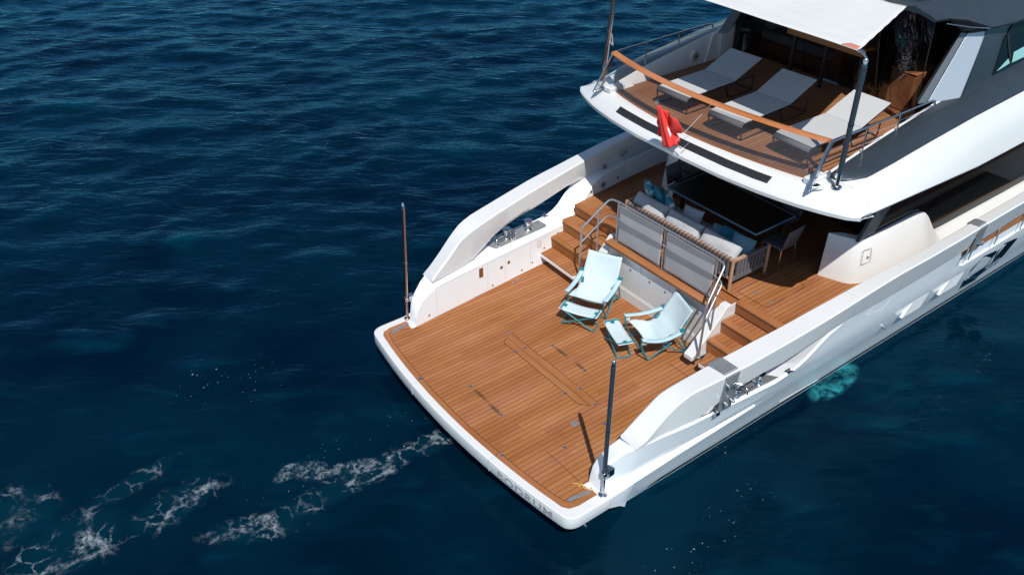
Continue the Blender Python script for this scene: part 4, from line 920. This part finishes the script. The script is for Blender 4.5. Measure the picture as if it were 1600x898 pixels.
# ================================================================== SWIM DECK CHAIRS
def sheet(fn, nu, nv):
    v = [fn(i/nu, j/nv) for j in range(nv+1) for i in range(nu+1)]
    return MB().add(v, [(j*(nu+1)+i, j*(nu+1)+i+1, (j+1)*(nu+1)+i+1, (j+1)*(nu+1)+i) for j in range(nv) for i in range(nu)])
def make_chair(droop=0.0, sag=0.03):
    t = empty('deck_chair'); W2 = .385
    prof = [(.05, .40), (.14, .34), (.28, .29), (.43, .29), (.58, .37), (.71, .51), (.84, .74), (.97, .95)]
    xs = np.linspace(0, 1, len(prof)); px_ = [a for a, _ in prof]; pz_ = [b for _, b in prof]
    def fn(u_, v_):
        x = float(np.interp(u_, xs, px_)); z = float(np.interp(u_, xs, pz_)); s = 2*v_-1
        w = W2*(1.0-.06*u_); bel = (1-s*s)
        if u_ < .6: z -= .07*bel*math.sin(math.pi*min(1, u_/.6+.15)); x -= .05*bel*(1-u_/.6)*0
        if u_ < .25: z -= .03*bel*(1-u_/.25); x += .10*bel*(1-u_/.25)
        if u_ > .6: x += .05*bel*math.sin(math.pi*(u_-.6)/.4); z -= .03*bel*math.sin(math.pi*(u_-.6)/.4)
        if u_ < .5: z += .09*abs(s)**3*math.sin(math.pi*u_/.5)
        if u_ > .93: z += .015*abs(s)**4
        return (x, w*s, z)
    sl = sheet(fn, 28, 16).build('sling', AQUA, t, solid=.006, ang=70)
    for s in (-1, 1):
        def fa(u_, v_):
            x = -.03+.84*u_; z = .545+.03*u_-(.05 if s > 0 else sag+.03)*math.sin(math.pi*u_); return (x, s*(W2-.03+.095*v_), z-.02*(v_-.5)**2)
        sheet(fa, 14, 4).build('armrest', AQUA2, t, solid=.010)
        def fs(u_, v_):  # cloth side gusset joining arm and seat near the front
            x = -.03+.10*u_; return (x+.02*v_, s*(W2+.005), .54-.15*v_)
        sheet(fs, 4, 4).build('side_strap', AQUA, t, solid=.006)
        m = MB().tube([(-.02, s*(W2-.01), .54), (-.01, s*(W2-.01), .33), (.14, s*(W2-.0), .015), (.56, s*(W2+.0), .30), (.60, s*(W2), .32)], .016, 10, fil=.05)
        m.build('frame_tube', TEAL, t)
        m = MB().tube([(.44, s*(W2-.03), .26), (.94, s*(W2-.0), .015), (.80, s*(W2-.0), .40), (.80, s*(W2-.035), .57), (.99, s*(W2-.06), .935)], .014, 10, fil=.05); m.build('frame_tube', TEAL, t)
        MB().box(.74, .83, s*(W2+.02)-.055, s*(W2+.02)+.055, .575, .592).build('clip', TEAL, t, bev=.004)
        MB().tube([(.58, s*(W2-.07), .42), (.68, s*(W2-.04), .46)], .028, 10).build('hinge_knob', TEAL, t)
    for x_, z_, w_ in ((.14, .016, W2), (.94, .016, W2), (.985, .935, W2-.06)): MB().tube([(x_, -w_, z_), (x_, w_, z_)], .014, 8).build('cross_bar', TEAL, t)
    return t
def make_stool():
    t = empty('footstool')
    def fn(u_, v_):
        y = -.40+.80*u_; x = -.155+.31*v_; return (x, y, .365-.035*math.sin(math.pi*u_))
    sheet(fn, 14, 6).build('sling', AQUA, t, solid=.006)
    for s in (-1, 1):
        m = MB().tube([(-.135, s*.36, .365), (-.135, -s*.34, .015), (.145, -s*.34, .015), (.145, s*.36, .365)], .016, 10, fil=.045); m.build('leg_frame', TEAL, t)
        MB().tube([(-.14, s*.36, .368), (.14, s*.36, .368)], .017, 10).build('cross_bar', TEAL, t)
        MB().box(-.035, .035, s*.33-.05, s*.33+.03, .355, .378).build('clip', TEAL, t, bev=.003)
    return t
c1 = make_chair(sag=.02); c1.location = (2.84, .80, .606); c1.rotation_euler = (0, 0, R(27)); tag(c1, 'pale aqua sling deck chair with teal tubes, beside the port stairs', 'deck chair', 'deck chairs on the swim deck')
c2 = make_chair(sag=.09); c2.location = (2.88, -.52, .606); c2.rotation_euler = (0, 0, R(-20)); tag(c2, 'pale aqua sling deck chair with sagging armrest, nearest the starboard handrail', 'deck chair', 'deck chairs on the swim deck')
s1 = make_stool(); s1.location = (2.60, .69, .606); s1.rotation_euler = (0, 0, R(27)); tag(s1, 'aqua sling footstool in front of the deck chair by the port stairs', 'footstool', 'footstools on the swim deck')
s2 = copy_tree(s1); s2.location = (2.71, -.28, .606); s2.rotation_euler = (0, 0, R(-21)); tag(s2, 'aqua sling footstool in front of the deck chair nearest the starboard handrail', 'footstool', 'footstools on the swim deck')
s1.location = (2.61, .70, .606)

# ================================================================== COCKPIT SOFA, CUSHIONS, TABLE
SX0, SX1, SY0, SY1, SZ = 4.50, 5.50, -1.27, 1.55, 1.713
so = empty('outdoor_sofa', (SX0, 0, SZ), label='wooden framed outdoor sofa with slatted back and woven grey side', cat='sofa')
def sp(mb, name, m, par=so, **k):
    mb.v = [(x-SX0, y, z-SZ) for x, y, z in mb.v]; return mb.build(name, m, par, **k)
for x, y in ((SX0, SY0), (SX1, SY0), (SX0, SY1), (SX1, SY1)):
    sp(MB().tube([(x, y, SZ), (x, y, SZ+.25), (x, y, 2.36)], [.030, .036, .036], 12), 'leg', PALEWOOD)
sp(MB().box(SX0-.03, SX0+.04, SY0, SY1, 2.33, 2.385), 'back_rail', PALEWOOD, bev=.008)
sp(MB().box(SX0-.025, SX0+.035, SY0, SY1, 1.95, 2.0), 'lower_back_rail', PALEWOOD, bev=.008)
for s_, y in (('a', SY0), ('b', SY1)):
    sp(MB().box(SX0, SX0+.32, y-.03, y+.03, 2.33, 2.385), 'arm_cap', PALEWOOD, bev=.008)
    sp(MB().box(SX0+.05, SX1-.03, y-.012, y+.012, 1.90, 1.99).box(SX0+.30, SX1-.03, y-.012, y+.012, 2.30, 2.345), 'side_web_rail', SLING_D, smooth=False)
for y in np.arange(SY0+.09, SY1-.03, .088):
    sp(MB().hexa([(SX0-.036, y-.014, 1.96), (SX0+.045, y-.014, 1.96), (SX0+.045, y+.026, 1.96), (SX0-.036, y+.026, 1.96)], [(SX0-.036, y-.014, 2.392), (SX0+.046, y-.014, 2.392), (SX0+.046, y+.026, 2.392), (SX0-.036, y+.026, 2.392)]), 'back_strap', SLING_D, smooth=False)
for y in (SY0, SY1):
    for i in range(8):
        x = SX0+.13+i*.098
        sp(MB().hexa([(x, y-.02, 1.92), (x+.05, y-.02, 1.92), (x+.05, y+.02, 1.92), (x, y+.02, 1.92)], [(x+.02, y-.02, 2.37), (x+.065, y-.02, 2.37), (x+.065, y+.02, 2.37), (x+.02, y+.02, 2.37)]), 'side_strap', SLING_D, smooth=False)
sp(MB().box(SX0+.03, SX1, SY0+.03, SY1-.03, 1.96, 2.0), 'seat_base', DARKGREY, smooth=False)
def pad(name, m, size, loc, rot, label, cat, group, puff=.5, seed=0, root=None):
    """stuffed cushion: superellipsoid pinched at its corners with a few wrinkles"""
    rg = random.Random(seed); a, b_, c = [q/2 for q in size]; n = 22; v = []; 
    def P(u_, v_, s):
        x = 2*u_-1; y = 2*v_-1; ed = (1-abs(x)**3.2)*(1-abs(y)**3.2); th = c*max(0, ed)**puff
        k = 1-.06*(1-abs(y)**2)*(abs(x) > .6)*abs(x)**3; k2 = 1-.06*(1-abs(x)**2)*abs(y)**3
        wr = .035*c*math.sin(9*x*y+seed)+.05*c*math.sin(5*x+3*y+seed)
        return (a*x*k, b_*y*k2, s*(th+max(0, ed)*wr))
    for s in (1, -1):
        for j in range(n+1):
            for i in range(n+1): v.append(P(i/n, j/n, s))
    m_ = MB(); off = (n+1)**2; fc = []
    for k in (0, off):
        for j in range(n):
            for i in range(n): fc.append((k+j*(n+1)+i, k+j*(n+1)+i+1, k+(j+1)*(n+1)+i+1, k+(j+1)*(n+1)+i))
    m_.add(v, fc); o = m_.build(name, m, root, recalc=False, ang=80)
    bm = bmesh.new(); bm.from_mesh(o.data); bmesh.ops.remove_doubles(bm, verts=bm.verts[:], dist=.0015); bmesh.ops.recalc_face_normals(bm, faces=bm.faces[:]); bm.to_mesh(o.data); bm.free()
    o.location = loc; o.rotation_euler = [R(q) for q in rot]; tag(o, label, cat, group); return o
for i, (yc, lb) in enumerate(((1.05, 'pale grey bolster along the sofa back under the three upright teal pillows'), (.15, 'pale grey bolster in the middle of the slatted sofa back'), (-.77, 'pale grey bolster at the sofa end nearest the handrail, fully in the sun'))):
    o = pad('bolster', CUSH, (.36, .93, .27), (4.69, yc, 2.385), (0, -52, 0), lb, 'bolster', 'bolsters along the sofa back', puff=.36, seed=i)
for i, yc in enumerate((1.0, -.0+.1, -.80)):
    pad('seat_cushion', CUSH, (.80, .90, .17), (5.10, yc, 2.085), (0, 0, 0), ['grey seat cushion under the three upright teal pillows', 'grey seat cushion in the middle of the sofa', 'grey seat cushion under the striped teal pillows'][i], 'cushion', 'seat cushions of the sofa', puff=.22, seed=i+4)
PL = [(PATT, (5.02, 1.42, 2.47), (72, 0, 62), 'patterned dusky teal pillow, endmost of the three upright ones', .42), (TEALP, (4.97, 1.10, 2.48), (72, 0, 62), 'bright teal pillow with pale print, middle of the three upright ones', .45), (PATT, (4.96, .80, 2.46), (72, 0, 60), 'patterned teal pillow upright beside the table corner', .45),
      (CUSH, (5.02, .28, 2.36), (0, -60, 8), 'pale grey pillow half in shade behind the middle bolster', .46), (STRIPE, (5.12, -.42, 2.27), (12, -22, 20), 'striped teal pillow lying furthest from the sofa arm', .46), (TEALP, (5.12, -.62, 2.31), (14, -24, 14), 'plain bright teal pillow between two striped ones', .45), (STRIPE, (5.08, -.98, 2.33), (18, -28, 24), 'striped teal pillow leaning by the sofa arm', .46)]
for i, (m_, lc, rt, lb, sz) in enumerate(PL):
    pad('pillow', m_, (sz, sz, .17), lc, rt, lb, 'pillow', 'pillows on the sofa', puff=.55, seed=i+11)

tb = empty('dining_table', (6.03, .18, 1.713), label='long dark dining table with pale blue edge in the shaded cockpit', cat='table')
MB().box(-.575, .575, -1.15, 1.15, .715, .742).build('table_top', DARKWOOD, tb, bev=.004)
m = MB()
for a in ((-.585, -.577, -1.16, 1.16), (.577, .585, -1.16, 1.16)): m.box(*a, .708, .745)
for a in ((-1.16, -1.152), (1.152, 1.16)): m.box(-.577, .577, *a, .708, .745)
m.build('table_edge', BLUEGREY, tb, smooth=False)
for x in (-.4, .4):
    for y in (-.9, .9): MB().tube([(x, y, 0), (x, y, .71)], .03, 10).build('leg', DARKGREY, tb)
def dchair():
    t = empty('dining_chair')
    MB().box(-.24, .24, -.24, .24, .42, .46).build('seat', SLING_D, t, bev=.015)
    sheet(lambda a, b_: (.24+.10*b_, -.24+.48*a, .48+.40*b_), 8, 6).build('backrest', SLING_D, t, solid=.015)
    for x in (-.22, .22):
        for y in (-.22, .22): MB().tube([(x*1.1, y*1.1, 0), (x, y, .43)], .012, 8).build('leg', STEEL, t)
    for s in (-1, 1): MB().tube([(-.22, s*.25, .44), (-.2, s*.26, .64), (.26, s*.26, .66)], .012, 8, fil=.05).build('armrest', DARKGREY, t)
    return t
d0 = dchair(); dl = [(6.15, 1.55, 95, 'grey dining chair at the table end nearest the white cabin pillar'), (6.02, -1.12, -88, 'grey dining chair at the table end beside the sofa arm'), (6.85, .85, 0, 'dark dining chair on the cabin side of the table, towards the white pillar'), (6.85, .15, 0, 'dark dining chair on the cabin side of the table, at its middle'), (6.85, -.55, 0, 'dark dining chair on the cabin side of the table, towards the open side deck')]
for i, (x, y, a, lb) in enumerate(dl):
    o = d0 if i == 0 else copy_tree(d0); o.location = (x, y, 1.713); o.rotation_euler = (0, 0, R(a)); tag(o, lb, 'chair', 'dining chairs round the table')

# ================================================================== FLAG
fl = empty('ensign_flag', (3.98, .14, 4.33), label='red flag with white crescent hanging furled round its short raking staff', cat='flag')
MB().tube([(0, 0, -.02), (-.32, .05, .80)], .020, 10).tube([(-.32, .05, .80), (-.345, .055, .86)], .03, 10).build('staff', STEEL, fl)
MB().lathe((0, 0), [(.07, -.01), (.07, .02), (.05, .05), (.03, .06)], 20).build('staff_base', STEEL, fl)
def cone(u_, v_):
    th = -4.2+3.7*u_; w = .02+.115*(v_**.8); cx = -.30+.25*v_+.0*u_; cy = .04-.14*v_*1.0; z = .76-.70*v_
    fold = .018*math.sin(7*th)*v_+.01*math.sin(11*u_+4*v_)
    return (cx+(w+fold)*math.cos(th), cy+(w*1.05+fold)*math.sin(th), z+.05*math.cos(th)*v_)
fc_ = sheet(cone, 30, 22).build('flag_cloth', RED, fl, solid=.006, ang=80)
def wing(u_, v_):
    x = -.27+.10*u_+.12*v_; y = -.02-.26*u_-.05*math.sin(3*v_); z = .70-.10*u_-(.42-.10*u_)*v_; return (x+.05*math.sin(6*u_+2*v_), y, z)
sheet(wing, 12, 12).build('flag_fold', RED, fc_, solid=.006, ang=80)
def wing2(u_, v_):
    a = 2.2*u_; return (-.12+.14*v_+.05*math.cos(4*a), .10+.17*math.sin(a)*(.5+.5*v_)+.02*math.sin(9*v_), .40-.36*v_+.05*math.sin(3*a))
sheet(wing2, 14, 12).build('flag_fold', RED, fc_, solid=.006, ang=80)
def cres(u_, v_):   # crescent printed on the cone: sliver just outside the cloth
    v2 = .48+.30*v_; half = .10*math.sin(math.pi*v_); uu = .60+(-half*.2+half*u_*1.2)*.75
    x, y, z = cone(uu, v2); c = cone(uu, v2); cx = -.30+.25*v2; cy = .04-.14*v2; d = Vector((x-cx, y-cy, 0)).normalized()*.008
    return (x+d.x, y+d.y, z)
sheet(cres, 8, 12).build('white_crescent', WHITEP, fc_, solid=.003)
MB().tube([(-.02, -.34, .02), (.03, -.02, .02), (-.14, -.02+.06, .03), (-.18, .0, .02)], .008, 6, fil=.02).tube([(.12, -.36, .10), (.02, -.34, .02)], .008, 6).build('staff_bracket', STEEL, fl)
MB().tube([(-.05, -.22, .12), (.55, -.45, .80)], .004, 5).build('halyard', mat('pale_cord', (.6, .6, .6), .8), fl)

# ================================================================== AWNING
aw = empty('awning', (4.8, 0, 6.6), label='white canvas sun awning stretched from the dark pole to the grey roof', cat='awning')
A = [Vector((4.82, 2.66, 6.60)), Vector((4.80, -2.62, 6.61)), Vector((7.62, -1.62, 6.50)), Vector((7.62, 1.62, 6.50))]
def awn(u_, v_):
    e0 = A[0].lerp(A[1], u_); e1 = A[3].lerp(A[2], u_); p = e0.lerp(e1, v_)
    s = math.sin(math.pi*u_)*math.sin(math.pi*v_)
    p = p+Vector((.04*math.sin(math.pi*u_)*(1-v_), 0, -.05*s+.010*math.sin(16*u_+3*v_)*(.3+s)+.006*math.sin(40*v_*u_)))
    
    return (p.x-4.8, p.y, p.z-6.6)
sheet(awn, 50, 30).build('canvas', CANVAS, aw, solid=.006, ang=80)
def patch(u_, v_):
    a = Vector(awn(.995-.055*u_*(1-.4*v_), .004+.06*v_)); return (a.x, a.y, a.z+.008)
sheet(patch, 6, 6).build('corner_patch', mat('terracotta_patch', (.55, .20, .13), .8), aw, solid=.003)
MB().tube([(.0, -2.61, .01), (-.0, -2.70, .0), (-.01, -2.78, -.05)], .018, 8).tube([(.01, -2.62, .01), (.0, -2.68, .02), (-.01, -2.73, -.01)], .026, 8).build('lashing', STEEL, aw)
MB().tube([(.02, 2.66, 0), (.05, 2.68, -.05)], .012, 8).build('lashing', STEEL, aw)
# halyard on the port upper pole
tag(MB().tube([(4.80, 2.74, 4.6), (4.83, 2.70, 5.4), (4.87, 2.66, 6.3)], .010, 6).tube([(4.83, 2.71, 5.28), (4.88, 2.66, 5.18), (4.85, 2.69, 5.42)], .012, 6, fil=.04).build('tie_rope', mat('grey_rope', (.35, .33, .31), .9)), 'grey rope tied along the far port awning pole', 'rope')

# ================================================================== UPPER DECK FURNITURE UNDER THE ROOF
ot = empty('cabinet', (8.75, -1.45, 4.408), label='boxy orange-brown cabinet behind the clear vinyl near the silver pillar', cat='cabinet')
MB().box(-.42, .30, -.30, .22, 0, .72).build('body', BROWN, ot, bev=.04, seg=3)
MB().box(-.43, .31, -.31, .23, .725, .755).build('top_panel', RAILWOOD, ot, bev=.012)
ls = empty('lounge_sofa', (9.2, 1.2, 4.408), label='grey cushioned lounge sofa behind the dark vinyl on the upper deck', cat='sofa')
MB().box(-.45, .45, -1.0, .95, .02, .28).build('base', BROWN, ls, bev=.02)
MB().box(-.45, .4, -1.0, .95, .285, .48).build('seat_cushion', FABRIC, ls, bev=.06, seg=4)
MB().box(.18, .45, -1.0, .95, .485, .85).build('back_cushion', FABRIC, ls, bev=.07, seg=4)
MB().box(-.40, .2, .68, .95, .485, .80).build('arm_cushion', FABRIC, ls, bev=.07, seg=4)
bt = empty('bar_counter', (8.0, -.05, 4.408), label='varnished wooden bar top under the awning edge', cat='bar')
MB().box(-.10, .26, -.78, .95, .98, 1.03).build('counter_top', RAILWOOD, bt, bev=.01)
MB().box(-.08, -.06, -.78, .95, .90, .975).build('front_board', TEAK_X, bt, smooth=False)
for y in (-.7, .1, .85): MB().box(.05, .11, y-.03, y+.03, 0, .97).build('leg', DARKWOOD, bt, smooth=False)
pd = empty('side_table', (8.72, .12, 4.408), label='narrow brown pedestal table standing on a blue-edged tray', cat='table')
MB().box(-.12, .12, -.12, .12, .04, .62).build('pedestal', BROWN, pd, bev=.01)
MB().box(-.26, .2, -.22, .22, 0, .035).build('tray', BLUEGREY, pd, bev=.006)
tb2 = empty('cool_box', (8.85, -.35, 4.408), label='small turquoise box on the deck beside the brown pedestal table', cat='box')
MB().hexa([(-.1, -.09, 0), (.1, -.09, 0), (.1, .09, 0), (-.1, .09, 0)], [(-.12, -.11, .18), (.12, -.11, .18), (.12, .11, .18), (-.12, .11, .18)]).build('body', TURQ, tb2, bev=.012)
MB().box(-.125, .125, -.115, .115, .182, .205).build('lid', BLUEGREY, tb2, bev=.005)
